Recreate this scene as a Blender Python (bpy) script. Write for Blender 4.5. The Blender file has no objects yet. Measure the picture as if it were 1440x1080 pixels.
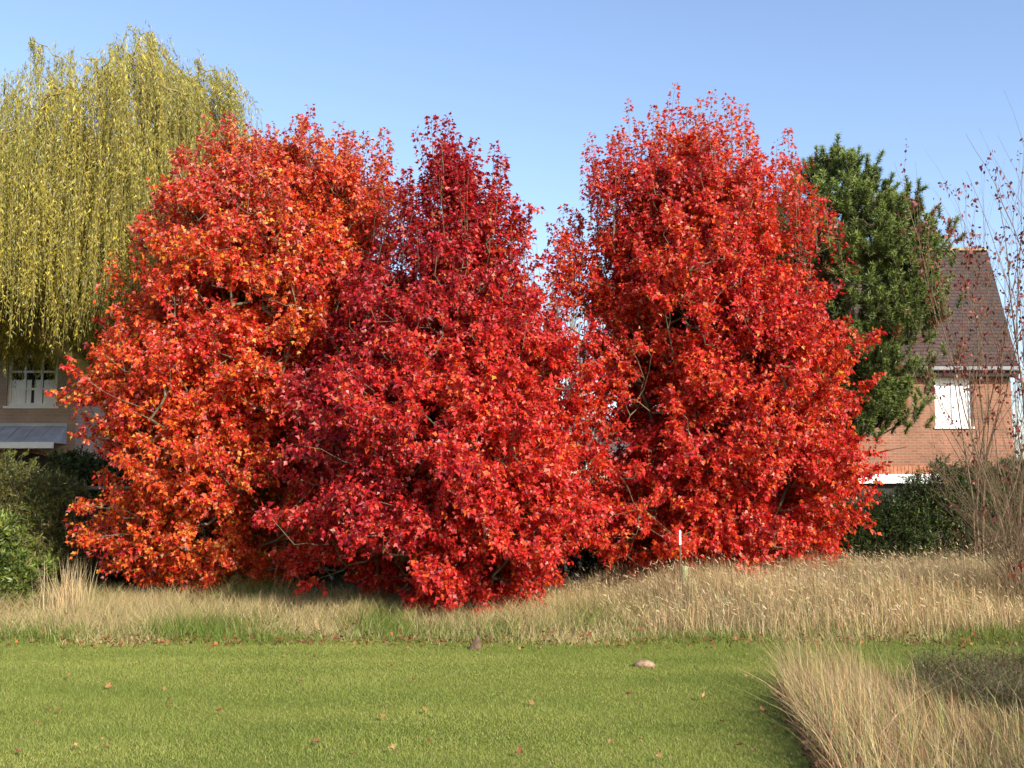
import bpy, math
import numpy as np
from math import radians as R

SC = bpy.context.scene
COL = SC.collection
UP = np.array([0., 0., 1.])

# ------------------------------------------------------------------ camera
FPX, CX, CY, EYE, PITCH = 1520.0, 720.0, 540.0, 1.6, math.atan(160 / 1520.0)
cam = bpy.data.cameras.new('camera')
cam.sensor_width = 36.0
cam.lens = 36.0 * FPX / 1440.0
cam.clip_end = 3000
co = bpy.data.objects.new('camera', cam)
COL.objects.link(co)
co.location = (0, 0, EYE)
co.rotation_euler = (R(90) + PITCH, 0, 0)
SC.camera = co
CP, SP = math.cos(PITCH), math.sin(PITCH)


def P(px, py, Y):
    """world point seen at a photo pixel, Y metres ahead"""
    x = (px - CX) / FPX
    u = (CY - py) / FPX
    d = np.array([x, CP - u * SP, SP + u * CP])
    return np.array([0, 0, EYE]) + d * (Y / d[1])


def G(px, py):
    """ground point seen at a photo pixel"""
    x = (px - CX) / FPX
    u = (CY - py) / FPX
    d = np.array([x, CP - u * SP, SP + u * CP])
    return np.array([0, 0, EYE]) + d * (-EYE / d[2])


def nz(v):
    return v / np.maximum(np.linalg.norm(v, axis=-1, keepdims=True), 1e-9)


# ------------------------------------------------------------------ mesh helpers
def mesh_np(name, V, F, col=None, mat=None, parent=None, smooth=False):
    """V: n x 3, F: list of (m x k) index arrays"""
    me = bpy.data.meshes.new(name)
    V = np.asarray(V, dtype=np.float32)
    if not isinstance(F, list):
        F = [F]
    F = [np.asarray(f, dtype=np.int32) for f in F if len(f)]
    loops = np.concatenate([f.ravel() for f in F])
    starts = []
    s = 0
    for f in F:
        k = f.shape[1]
        starts.append(s + np.arange(len(f)) * k)
        s += f.size
    starts = np.concatenate(starts).astype(np.int32)
    me.vertices.add(len(V))
    me.vertices.foreach_set('co', V.ravel())
    me.loops.add(len(loops))
    me.loops.foreach_set('vertex_index', loops)
    me.polygons.add(len(starts))
    me.polygons.foreach_set('loop_start', starts)
    if smooth:
        me.polygons.foreach_set('use_smooth', np.ones(len(starts), dtype=bool))
    me.update(calc_edges=True)
    if col is not None:
        a = me.attributes.new('col', 'FLOAT_COLOR', 'POINT')
        c = np.ones((len(V), 4), dtype=np.float32)
        c[:, :3] = col
        a.data.foreach_set('color', c.ravel())
    if mat:
        me.materials.append(mat)
    o = bpy.data.objects.new(name, me)
    COL.objects.link(o)
    if parent is not None:
        o.parent = parent
    return o


def thing(name, label, cat, loc, group=None):
    o = bpy.data.objects.new(name, None)
    COL.objects.link(o)
    o.empty_display_size = .2
    o.location = [float(v) for v in loc]
    o['label'] = label
    o['category'] = cat
    if group:
        o['group'] = group
    return o


def tag(o, label, cat=None, group=None, kind=None):
    o['label'] = label
    if cat:
        o['category'] = cat
    if group:
        o['group'] = group
    if kind:
        o['kind'] = kind
    return o


class MB:
    """collects boxes and polygons for one mesh"""
    def __init__(s):
        s.v, s.f = [], []

    def poly(s, pts):
        i = len(s.v)
        s.v += [tuple(map(float, p)) for p in pts]
        s.f.append(tuple(range(i, i + len(pts))))

    def box(s, a, b):
        x0, y0, z0 = a
        x1, y1, z1 = b
        i = len(s.v)
        s.v += [(x0, y0, z0), (x1, y0, z0), (x1, y1, z0), (x0, y1, z0), (x0, y0, z1), (x1, y0, z1), (x1, y1, z1), (x0, y1, z1)]
        s.f += [tuple(i + k for k in q) for q in ((0, 3, 2, 1), (4, 5, 6, 7), (0, 1, 5, 4), (1, 2, 6, 5), (2, 3, 7, 6), (3, 0, 4, 7))]
        return s

    def build(s, name, mat, parent=None, bevel=0):
        me = bpy.data.meshes.new(name)
        me.from_pydata(s.v, [], s.f)
        me.materials.append(mat)
        o = bpy.data.objects.new(name, me)
        COL.objects.link(o)
        if parent is not None:
            o.parent = parent
        if bevel:
            m = o.modifiers.new('bevel', 'BEVEL')
            m.width = bevel
            m.segments = 2
        return o


def scatter(T, F, pos, d, n, size, width=None):
    """copies of a flat template (x across, y along d, z along n)"""
    d = nz(d)
    s = nz(np.cross(d, n))
    m = np.cross(s, d)
    w = size if width is None else width
    V = (pos[:, None, :] + (T[None, :, 0, None] * w[:, None, None]) * s[:, None, :]
         + (T[None, :, 1, None] * size[:, None, None]) * d[:, None, :]
         + (T[None, :, 2, None] * size[:, None, None]) * m[:, None, :])
    nv = len(T)
    Fi = (F[None, :, :] + (np.arange(len(pos)) * nv)[:, None, None]).reshape(-1, F.shape[1])
    return V.reshape(-1, 3), Fi


def segs(P0, P1, r0, r1, k=5):
    """tapered sticks"""
    P0, P1 = np.asarray(P0, float), np.asarray(P1, float)
    r0, r1 = np.asarray(r0, float), np.asarray(r1, float)
    d = nz(P1 - P0)
    ref = np.where(np.abs(d[:, 2:3]) > .9, np.array([[1., 0, 0]]), UP[None])
    a = nz(np.cross(d, ref))
    b = np.cross(d, a)
    th = np.arange(k) * 2 * math.pi / k
    ring = a[:, None] * np.cos(th)[None, :, None] + b[:, None] * np.sin(th)[None, :, None]
    A = P0[:, None] + ring * r0[:, None, None]
    B = P1[:, None] + ring * r1[:, None, None]
    V = np.concatenate([A, B], 1).reshape(-1, 3)
    i = np.arange(k)
    q = np.stack([i, (i + 1) % k, (i + 1) % k + k, i + k], 1)
    F = (q[None] + (np.arange(len(P0)) * 2 * k)[:, None, None]).reshape(-1, 4)
    return V, F


def tube(pts, rad, k=8):
    """one continuous tapered tube along a polyline"""
    pts = np.asarray(pts, float)
    n = len(pts)
    t = nz(np.gradient(pts, axis=0))
    ref = np.array([.31, .95, .05])
    a = nz(np.cross(t, ref))
    b = np.cross(t, a)
    th = np.arange(k) * 2 * math.pi / k
    V = (pts[:, None] + (a[:, None] * np.cos(th)[None, :, None] + b[:, None] * np.sin(th)[None, :, None]) * np.asarray(rad)[:, None, None]).reshape(-1, 3)
    F = []
    for i in range(n - 1):
        for j in range(k):
            F.append((i * k + j, i * k + (j + 1) % k, (i + 1) * k + (j + 1) % k, (i + 1) * k + j))
    return V, np.array(F)


def join(parts):
    V, F, o = [], {}, 0
    for v, f in parts:
        if len(v) == 0:
            continue
        F.setdefault(f.shape[1], []).append(f + o)
        V.append(v)
        o += len(v)
    return np.concatenate(V), [np.concatenate(x) for x in F.values()]


def blades(rng, base, h, w, lean, head, S=2, curl=1.6, face=None):
    """grass blades: base n x 3, height h, width w, lean (m at the tip), heading angle"""
    n = len(base)
    ld = np.stack([np.cos(head), np.sin(head), np.zeros(n)], 1)
    fa = rng.uniform(0, 2 * math.pi, n) if face is None else face
    wd = np.stack([np.cos(fa), np.sin(fa), np.zeros(n)], 1)
    V = []
    for i in range(S + 1):
        t = i / S
        c = base + UP * (h * t * (1 - .25 * t * np.minimum(1, lean / np.maximum(h, .01))))[:, None] + ld * (lean * t ** curl)[:, None]
        ww = w * (1 - t) ** .7 * .5
        if i < S:
            V += [c - wd * ww[:, None], c + wd * ww[:, None]]
        else:
            V += [c]
    V = np.stack(V, 1)
    nv = V.shape[1]
    off = (np.arange(n) * nv)[:, None, None]
    q = np.array([[2 * i, 2 * i + 1, 2 * i + 3, 2 * i + 2] for i in range(S - 1)]).reshape(-1, 4)
    t3 = np.array([[2 * S - 2, 2 * S - 1, 2 * S]])
    F = [(t3[None] + off).reshape(-1, 3)]
    if len(q):
        F.append((q[None] + off).reshape(-1, 4))
    return V.reshape(-1, 3), F, nv


def pick(rng, n, cols, w, jit=.12):
    """n albedo colours drawn from a palette with some jitter"""
    cols = np.array(cols, float)
    w = np.array(w, float)
    c = cols[rng.choice(len(cols), n, p=w / w.sum())]
    j = np.exp(rng.normal(0, jit, (n, 1)) + rng.normal(0, jit * .5, (n, 3)))
    return np.clip(c * j, 0.003, .9)


class Noise:
    """cheap smooth noise in space, about -1..1"""
    def __init__(s, seed, freq, n=14):
        r = np.random.default_rng(seed)
        s.k = nz(r.normal(size=(n, 3))) * r.uniform(.5, 1.6, (n, 1)) * freq
        s.p = r.uniform(0, 6.28, n)

    def __call__(s, p):
        return np.sin(p @ s.k.T + s.p).sum(-1) / math.sqrt(len(s.p) * .5) * .6


# ------------------------------------------------------------------ materials
def new_mat(name):
    m = bpy.data.materials.new(name)
    m.use_nodes = True
    nt = m.node_tree
    return m, nt, nt.nodes, nt.links, nt.nodes['Principled BSDF']


def leaf_mat(name, trans=.35, rough=.45, spec=.4, tint=(1.25, 1.1, .8)):
    m, nt, N, L, b = new_mat(name)
    a = N.new('ShaderNodeAttribute')
    a.attribute_name = 'col'
    b.inputs['Roughness'].default_value = rough
    b.inputs['Specular IOR Level'].default_value = spec
    L.new(a.outputs['Color'], b.inputs['Base Color'])
    t = N.new('ShaderNodeBsdfTranslucent')
    mul = N.new('ShaderNodeMix')
    mul.data_type = 'RGBA'
    mul.blend_type = 'MULTIPLY'
    mul.inputs[0].default_value = 1
    L.new(a.outputs['Color'], mul.inputs[6])
    mul.inputs[7].default_value = (*tint, 1)
    L.new(mul.outputs[2], t.inputs['Color'])
    mx = N.new('ShaderNodeMixShader')
    mx.inputs[0].default_value = trans
    L.new(b.outputs[0], mx.inputs[1])
    L.new(t.outputs[0], mx.inputs[2])
    L.new(mx.outputs[0], N['Material Output'].inputs[0])
    return m


def noise_mat(name, c0, c1, scale=6, rough=.85, detail=6, bump=.3, stretch=(1, 1, 1), spec=.3, mid=None):
    m, nt, N, L, b = new_mat(name)
    tc = N.new('ShaderNodeTexCoord')
    mp = N.new('ShaderNodeMapping')
    mp.inputs['Scale'].default_value = stretch
    L.new(tc.outputs['Object'], mp.inputs[0])
    n = N.new('ShaderNodeTexNoise')
    n.inputs['Scale'].default_value = scale
    n.inputs['Detail'].default_value = detail
    n.inputs['Roughness'].default_value = .65
    L.new(mp.outputs[0], n.inputs['Vector'])
    r = N.new('ShaderNodeValToRGB')
    r.color_ramp.elements[0].position = .32
    r.color_ramp.elements[1].position = .68
    r.color_ramp.elements[0].color = (*c0, 1)
    r.color_ramp.elements[1].color = (*c1, 1)
    if mid:
        e = r.color_ramp.elements.new(.5)
        e.color = (*mid, 1)
    L.new(n.outputs['Fac'], r.inputs[0])
    L.new(r.outputs[0], b.inputs['Base Color'])
    b.inputs['Roughness'].default_value = rough
    b.inputs['Specular IOR Level'].default_value = spec
    if bump:
        bp = N.new('ShaderNodeBump')
        bp.inputs['Strength'].default_value = bump
        bp.inputs['Distance'].default_value = .02
        L.new(n.outputs['Fac'], bp.inputs['Height'])
        L.new(bp.outputs[0], b.inputs['Normal'])
    return m


def brick_mat(name, c1, c2, mortar, bw=.22, bh=.075, ms=.012, zs=1.0, rough=.9, bump=.5, blotch=.5, msmooth=.1):
    m, nt, N, L, b = new_mat(name)
    tc = N.new('ShaderNodeTexCoord')
    sx = N.new('ShaderNodeSeparateXYZ')
    L.new(tc.outputs['Object'], sx.inputs[0])
    ad = N.new('ShaderNodeMath')
    ad.operation = 'ADD'
    L.new(sx.outputs[0], ad.inputs[0])
    L.new(sx.outputs[1], ad.inputs[1])
    mz = N.new('ShaderNodeMath')
    mz.operation = 'MULTIPLY'
    mz.inputs[1].default_value = zs
    L.new(sx.outputs[2], mz.inputs[0])
    cb = N.new('ShaderNodeCombineXYZ')
    L.new(ad.outputs[0], cb.inputs[0])
    L.new(mz.outputs[0], cb.inputs[1])
    br = N.new('ShaderNodeTexBrick')
    br.inputs['Scale'].default_value = 1
    br.inputs['Brick Width'].default_value = bw
    br.inputs['Row Height'].default_value = bh
    br.inputs['Mortar Size'].default_value = ms
    br.inputs['Mortar Smooth'].default_value = msmooth
    br.inputs['Color1'].default_value = (*c1, 1)
    br.inputs['Color2'].default_value = (*c2, 1)
    br.inputs['Mortar'].default_value = (*mortar, 1)
    L.new(cb.outputs[0], br.inputs['Vector'])
    n = N.new('ShaderNodeTexNoise')
    n.inputs['Scale'].default_value = 1.7
    n.inputs['Detail'].default_value = 8
    L.new(tc.outputs['Object'], n.inputs['Vector'])
    mr = N.new('ShaderNodeMapRange')
    mr.inputs['To Min'].default_value = 1 - blotch
    mr.inputs['To Max'].default_value = 1 + blotch * .6
    L.new(n.outputs['Fac'], mr.inputs['Value'])
    mx = N.new('ShaderNodeMix')
    mx.data_type = 'RGBA'
    mx.blend_type = 'MULTIPLY'
    mx.inputs[0].default_value = 1
    L.new(br.outputs['Color'], mx.inputs[6])
    L.new(mr.outputs[0], mx.inputs[7])
    L.new(mx.outputs[2], b.inputs['Base Color'])
    b.inputs['Roughness'].default_value = rough
    bp = N.new('ShaderNodeBump')
    bp.inputs['Strength'].default_value = bump
    bp.inputs['Distance'].default_value = .015
    bp.invert = True
    L.new(br.outputs['Fac'], bp.inputs['Height'])
    L.new(bp.outputs[0], b.inputs['Normal'])
    return m


def plain(name, c, rough=.6, spec=.4, var=.12, scale=5):
    return noise_mat(name, tuple(v * (1 - var) for v in c), tuple(min(1, v * (1 + var)) for v in c), scale, rough, 5, .08, spec=spec)


M_MAPLE = leaf_mat('maple_leaf', .40, .48, .5, (1.4, 1.25, .8))
M_LEAF = leaf_mat('foliage_leaf', .3, .5, .35, (1.1, 1.2, .6))
M_NEEDLE = leaf_mat('needle_leaf', .12, .45, .35, (1.1, 1.2, .6))
M_GRASS = leaf_mat('grass_blade', .42, .6, .2, (1.1, 1.1, .8))
M_STRAW = leaf_mat('dry_grass_blade', .3, .6, .2, (1.1, 1, .8))
M_BARK = noise_mat('maple_bark', (.06, .05, .032), (.21, .185, .11), 9, .9, 8, .6, (1, 1, .35), mid=(.12, .105, .06))
M_DARKBARK = noise_mat('dark_bark', (.05, .035, .025), (.16, .11, .075), 9, .9, 8, .6, (1, 1, .3))
M_GREYBARK = noise_mat('grey_bark', (.14, .125, .10), (.36, .33, .27), 7, .9, 8, .6, (1, 1, .3))
M_TAN = noise_mat('tan_twig_bark', (.095, .065, .04), (.24, .17, .10), 9, .85, 6, .4, (1, 1, .3))
M_WILLOWTWIG = noise_mat('willow_twig_bark', (.16, .12, .04), (.34, .27, .09), 9, .85, 6, .4)

# ------------------------------------------------------------------ world and sun
SUN_AZ, SUN_EL = 36.0, 27.0           # degrees to the side of the viewer's back, degrees up
w = bpy.data.worlds.new('World')
SC.world = w
w.use_nodes = True
WN = w.node_tree.nodes
sky = WN.new('ShaderNodeTexSky')
sky.sky_type = 'NISHITA'
sky.sun_disc = False
sky.sun_elevation = R(SUN_EL)
sky.sun_rotation = R(180 - SUN_AZ)
sky.air_density = 1.0
sky.dust_density = 1.0
sky.ozone_density = 4.0
tint = WN.new('ShaderNodeMix')
tint.data_type = 'RGBA'
tint.blend_type = 'MULTIPLY'
tint.inputs[0].default_value = 1
tint.inputs[7].default_value = (1.15, .99, .92, 1)
w.node_tree.links.new(sky.outputs[0], tint.inputs[6])
w.node_tree.links.new(tint.outputs[2], WN['Background'].inputs[0])
WN['Background'].inputs[1].default_value = .125
sl = bpy.data.lights.new('sun', 'SUN')
sl.energy = 3.2
sl.angle = R(.53)
sl.color = (1, .93, .80)
so = bpy.data.objects.new('sun', sl)
COL.objects.link(so)
so.location = (20, -30, 25)
so.rotation_euler = (R(90 - SUN_EL), 0, R(SUN_AZ))
SC.view_settings.view_transform = 'Standard'
SC.view_settings.look = 'None'
SC.view_settings.exposure = 1.2
SC.cycles.max_bounces = 6
SC.cycles.diffuse_bounces = 3
SC.cycles.glossy_bounces = 2
SC.cycles.transmission_bounces = 4
SC.view_settings.gamma = 1

# ------------------------------------------------------------------ ground
def ground():
    m, nt, N, L, b = new_mat('lawn_ground')
    tc = N.new('ShaderNodeTexCoord')
    def noise(scale, detail=6, st=(1, 1, 1)):
        mp = N.new('ShaderNodeMapping')
        mp.inputs['Scale'].default_value = st
        L.new(tc.outputs['Object'], mp.inputs[0])
        n = N.new('ShaderNodeTexNoise')
        n.inputs['Scale'].default_value = scale
        n.inputs['Detail'].default_value = detail
        L.new(mp.outputs[0], n.inputs['Vector'])
        return n
    n1 = noise(.7, 6, (.5, 1.6, 1))
    r1 = N.new('ShaderNodeValToRGB')
    r1.color_ramp.elements[0].position = .35
    r1.color_ramp.elements[1].position = .65
    r1.color_ramp.elements[0].color = (.14, .175, .03, 1)
    r1.color_ramp.elements[1].color = (.23, .25, .055, 1)
    L.new(n1.outputs['Fac'], r1.inputs[0])
    n2 = noise(55, 4)
    r2 = N.new('ShaderNodeValToRGB')
    r2.color_ramp.elements[0].position = .3
    r2.color_ramp.elements[1].position = .7
    r2.color_ramp.elements[0].color = (.45, .45, .4, 1)
    r2.color_ramp.elements[1].color = (1.15, 1.1, 1.0, 1)
    L.new(n2.outputs['Fac'], r2.inputs[0])
    mx = N.new('ShaderNodeMix')
    mx.data_type = 'RGBA'
    mx.blend_type = 'MULTIPLY'
    mx.inputs[0].default_value = 1
    L.new(r1.outputs[0], mx.inputs[6])
    L.new(r2.outputs[0], mx.inputs[7])
    L.new(mx.outputs[2], b.inputs['Base Color'])
    b.inputs['Roughness'].default_value = .95
    b.inputs['Specular IOR Level'].default_value = .1
    bp = N.new('ShaderNodeBump')
    bp.inputs['Strength'].default_value = .6
    bp.inputs['Distance'].default_value = .02
    L.new(n2.outputs['Fac'], bp.inputs['Height'])
    L.new(bp.outputs[0], b.inputs['Normal'])
    g = MB()
    g.poly([(-900, -200, 0), (900, -200, 0), (900, 1500, 0), (-900, 1500, 0)])
    o = g.build('lawn', m)
    tag(o, 'mown green lawn spreading out to the trees', kind='structure')
    # bare soil and litter under the trees: one wavy-edged sheet
    rng = np.random.default_rng(3)
    nf = Noise(5, 1.3)
    top, bot = [], []
    for x in np.linspace(-26, 26, 90):
        y = 12.55 + .35 * float(nf(np.array([[x, 0, 0]]))[0])
        bot.append((x, y, .004))
    g = MB()
    g.poly(bot + [(26, 60, .004), (-26, 60, .004)])
    ms = noise_mat('leaf_litter_soil', (.03, .022, .012), (.10, .075, .04), 14, .95, 8, .6, mid=(.06, .055, .02))
    o = g.build('soil', ms)
    tag(o, 'dark soil and leaf litter under the maples', kind='structure')


ground()


def in_poly(x, y, poly):
    c = np.zeros(len(x), bool)
    j = len(poly) - 1
    for i in range(len(poly)):
        xi, yi = poly[i]
        xj, yj = poly[j]
        c ^= ((yi > y) != (yj > y)) & (x < (xj - xi) * (y - yi) / (yj - yi + 1e-12) + xi)
        j = i
    return c


def rnd_poly(rng, poly, n):
    poly = np.array([p[:2] for p in poly])
    lo, hi = poly.min(0), poly.max(0)
    out = np.zeros((0, 2))
    while len(out) < n:
        q = rng.uniform(lo, hi, (n * 2, 2))
        out = np.concatenate([out, q[in_poly(q[:, 0], q[:, 1], poly)]])
    return np.column_stack([out[:n], np.zeros(n)])


CLUMP = [G(1098, 992)[:2], G(1125, 968)[:2], G(1200, 962)[:2], G(1290, 985)[:2], G(1360, 1012)[:2], G(1460, 1030)[:2], G(1750, 1055)[:2], (5.6, 4.6), (1.7, 4.6), G(1165, 1100)[:2]]
SCRUB = [G(1262, 985)[:2], G(1300, 955)[:2], G(1380, 945)[:2], G(1480, 948)[:2], G(1850, 960)[:2], G(1850, 1040)[:2], G(1460, 1022)[:2], G(1330, 1010)[:2]]


def grasses():
    rng = np.random.default_rng(11)
    # ---- mown lawn
    n = 580000
    y = 4.6 + (12.9 - 4.6) * rng.uniform(0, 1, n) ** .9
    x = rng.uniform(-1, 1, n) * (y * .53 + 2.2)
    k = ~in_poly(x, y, np.array(CLUMP))
    x, y = x[k], y[k]
    n = len(x)
    base = np.column_stack([x, y, np.zeros(n)])
    f1, f2, f3 = Noise(1, 1.1), Noise(2, 3.2), Noise(4, 9)
    st = base * np.array([.45, 1.9, 1])
    v = .7 * f1(st) + .55 * f2(st) + .35 * f3(base)
    t = np.clip(.5 + .38 * v + rng.normal(0, .12, n), 0, 1)[:, None]
    c = np.array([.185, .255, .048]) * (1 - t) + np.array([.34, .375, .095]) * t
    dry = rng.uniform(0, 1, n) < .07 + .06 * np.clip((8.3 - y) / 2, 0, 1)
    c[dry] = pick(rng, dry.sum(), [(.42, .36, .17), (.36, .31, .12)], [1, 1])
    c *= np.exp(rng.normal(0, .08, (n, 1)))
    h = rng.uniform(.014, .030, n) * (1 + .25 * f2(base))
    V, F, nv = blades(rng, base, h, rng.uniform(.0035, .0065, n), h * rng.uniform(.2, 1.1, n), rng.uniform(0, 6.28, n), 1)
    o = mesh_np('lawn_grass', V, F, np.repeat(c, nv, 0), M_GRASS)
    tag(o, 'short mown yellow-green grass blades covering the open lawn', 'grass', kind='stuff')

    # ---- rough strip along the lawn's far edge
    n = 130000
    x = rng.uniform(-10.5, 10.5, n)
    y = rng.uniform(11.9, 16.4, n)
    e = 12.15 + .28 * f1(np.column_stack([x, y * 0, y * 0])) + .12 * f2(np.column_stack([x, y * 0, y * 0]))
    k = y > e + rng.normal(0, .12, n)
    x, y, e = x[k], y[k], e[k]
    n = len(x)
    base = np.column_stack([x, y, np.zeros(n)])
    d = np.clip((y - e) / 2.0, 0, 1)
    pat = f2(base * 1.2)
    h = (.07 + .30 * d ** .8) * rng.uniform(.45, 1.25, n) * (1 + .25 * pat)
    green = np.clip(.80 - 1.0 * d + .42 * pat + .35 * f1(base * 2), .08, .95)
    c = pick(rng, n, [(.46, .37, .18), (.52, .42, .22), (.36, .27, .13), (.30, .26, .11)], [3, 3, 1.6, 1.5])
    isg = rng.uniform(0, 1, n) < green
    c[isg] = pick(rng, isg.sum(), [(.13, .20, .03), (.20, .25, .05), (.09, .15, .03)], [3, 3, 1])
    V, F, nv = blades(rng, base, h, rng.uniform(.004, .009, n), h * rng.uniform(.2, 1.1, n), rng.uniform(0, 6.28, n), 2)
    o = mesh_np('rough_grass', V, F, np.repeat(c, nv, 0), M_STRAW)
    tag(o, 'rough half green half straw grass fringe between lawn and maples', 'grass', kind='stuff')

    # ---- tall golden grass
    n = 150000
    x = rng.uniform(.2, 13.5, n)
    y = rng.uniform(12.6, 18.2, n)
    px = 720 + 1520 * x / y
    edge = np.clip((px - 775) / 190, 0, 1)
    front = 13.0 - .25 * edge + .3 * f1(np.column_stack([x, y * 0, y * 0])) + .8 * (1 - edge)
    k = (y > front + rng.normal(0, .15, n)) & (rng.uniform(0, 1, n) < .25 + .75 * edge) & (y < 16.6 + 1.4 * edge)
    x, y, edge, front = x[k], y[k], edge[k], front[k]
    n = len(x)
    base = np.column_stack([x, y, np.zeros(n)])
    pat = f1(base * 1.6) * .6 + f2(base) * .5
    h = (.30 + .42 * edge) * (.45 + .55 * np.clip((y - front) / 1.3, 0, 1)) * rng.uniform(.5, 1.18, n) * (1 + .16 * pat)
    c = pick(rng, n, [(.48, .375, .20), (.56, .455, .26), (.37, .275, .14), (.25, .17, .09), (.26, .25, .09)], [4, 3.4, 3, 1.6, 1.2], .18) * (1 + .22 * np.clip(f2(base * .8), -1, 1))[:, None]
    V, F, nv = blades(rng, base, h, rng.uniform(.005, .010, n), h * np.abs(rng.normal(.32, .36, n)), rng.normal(2.7, 1.6, n), 3)
    V0, F0, C0 = V, F, np.repeat(c, nv, 0)
    # nodding seed heads on one stem in nine
    hs = rng.choice(n, n // 9, replace=False)
    tips = V.reshape(n, nv, 3)[hs, -1]
    m = len(hs)
    T = np.array([(-.5, 0, 0), (.5, 0, 0), (.35, .6, .05), (0, 1, .1), (-.35, .6, .05)])
    Fh = np.array([[0, 1, 2, 3, 4]])
    d = nz(np.column_stack([rng.normal(-.5, .5, m), rng.normal(0, .5, m), rng.uniform(.1, 1, m)]))
    Vh, Fh = scatter(T, Fh, tips, d, rng.normal(size=(m, 3)), rng.uniform(.035, .085, m), rng.uniform(.007, .013, m))
    ch = np.repeat(pick(rng, m, [(.60, .48, .29), (.50, .38, .21)], [1, 1]), 5, 0)
    Fall = [f for f in F0] + [Fh + len(V0)]
    o = mesh_np('tall_grass', np.concatenate([V0, Vh]), Fall, np.concatenate([C0, ch]), M_STRAW)
    tag(o, 'tall golden dry grass standing in front of the dark hedge', 'grass', kind='stuff')

    # ---- near clump of long bleached stems
    n = 19000
    base = rnd_poly(rng, CLUMP, n)
    x, y = base[:, 0], base[:, 1]
    px = 720 + 1520 * x / y
    lf = np.clip(1 - (px - 1140) / 210, 0, 1)         # long stems on the lawn side
    pat = f2(base * 1.5)
    h = (.22 + .36 * lf) * rng.uniform(.25, 1.2, n) * (1 + .3 * pat)
    c = pick(rng, n, [(.46, .34, .17), (.60, .47, .26), (.33, .225, .105), (.18, .11, .06), (.21, .22, .065)], [4, 2.4, 3.2, 2.4, 2.0], .22)
    V, F, nv = blades(rng, base, h, rng.uniform(.0025, .0055, n), h * np.abs(rng.normal(.42, .34, n)), rng.normal(2.7, 1.05, n), 4)
    C = np.repeat(c, nv, 0)
    # short matted understorey, partly green, darker brown at the lawn edge
    n2 = 22000
    b2 = rnd_poly(rng, CLUMP, n2)
    px2 = 720 + 1520 * b2[:, 0] / b2[:, 1]
    c2 = pick(rng, n2, [(.17, .20, .055), (.33, .26, .14), (.15, .09, .055)], [2, 2.2, 2.2])
    ed = px2 < 1190
    c2[ed] = pick(rng, ed.sum(), [(.13, .075, .05), (.19, .12, .08), (.3, .22, .13)], [2, 2, 1])
    h2 = rng.uniform(.06, .22, n2)
    Vb, Fb, nvb = blades(rng, b2, h2, rng.uniform(.003, .007, n2), h2 * rng.uniform(.3, 1.6, n2), rng.uniform(0, 6.28, n2), 2)
    Fs = F + [f + len(V) for f in Fb]
    # brown dead leaves caught along the edge
    n3 = 700
    b3 = rnd_poly(rng, [G(1092, 985)[:2], G(1130, 985)[:2], G(1215, 1100)[:2], G(1150, 1100)[:2]], n3)
    b3[:, 2] = rng.uniform(.01, .14, n3)
    V3, F3 = scatter(np.array([(0, 0, 0), (.42, .4, .1), (0, 1, -.1), (-.42, .4, .1)]), np.array([[0, 1, 2, 3]]), b3, rng.normal(size=(n3, 3)), rng.normal(size=(n3, 3)), rng.uniform(.03, .065, n3))
    c3 = np.repeat(pick(rng, n3, [(.16, .075, .045), (.24, .13, .075), (.10, .05, .035)], [1, 1, 1]), 4, 0)
    o = mesh_np('long_grass', np.concatenate([V, Vb, V3]), Fs + [F3 + len(V) + len(Vb)], np.concatenate([C, np.repeat(c2, nvb, 0), c3]), M_STRAW)
    tag(o, 'long bleached grass stems leaning over the lawn edge in the near corner', 'grass', kind='stuff')

    # ---- dark low scrub behind it
    n = 19000
    base = rnd_poly(rng, SCRUB, n)
    pat = np.clip(1 + .5 * f2(base * 1.4), .3, 1.7)
    h = rng.uniform(.05, .38, n) * pat
    c = pick(rng, n, [(.085, .065, .04), (.13, .10, .06), (.11, .12, .04), (.15, .17, .05), (.38, .30, .17), (.17, .06, .04)], [3, 3, 3, 2, 1.2, .4], .2)
    V, F, nv = blades(rng, base, h, rng.uniform(.004, .010, n), h * rng.uniform(.2, 1.4, n), rng.uniform(0, 6.28, n), 2)
    m = 11000
    b2 = rnd_poly(rng, SCRUB, m)
    b2[:, 2] = rng.uniform(.03, .30, m) * np.clip(1 + .5 * f2(b2 * 1.4), .3, 1.7)
    T = np.array([(0, 0, 0), (.5, .5, .05), (0, 1, 0), (-.5, .5, .05)])
    Vl, Fl = scatter(T, np.array([[0, 1, 2, 3]]), b2, rng.normal(size=(m, 3)), rng.normal(size=(m, 3)), rng.uniform(.015, .035, m), rng.uniform(.006, .014, m))
    cl = np.repeat(pick(rng, m, [(.08, .06, .035), (.10, .11, .04), (.15, .10, .06)], [2, 2, 1], .2), 4, 0)
    o = mesh_np('weeds', np.concatenate([V, Vl]), F + [Fl + len(V)], np.concatenate([np.repeat(c, nv, 0), cl]), M_STRAW)
    tag(o, 'patch of dark withered weeds behind the long bleached grass', 'weeds', kind='stuff')


grasses()

# ------------------------------------------------------------------ maples
MAPLE_T = np.array([(0, 0, 0), (.47, .40, .10), (.20, .60, .04), (0, 1.05, -.12), (-.20, .60, .04), (-.47, .40, .10)])
MAPLE_F = np.array([[0, 1, 2, 3], [0, 3, 4, 5]])


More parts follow.
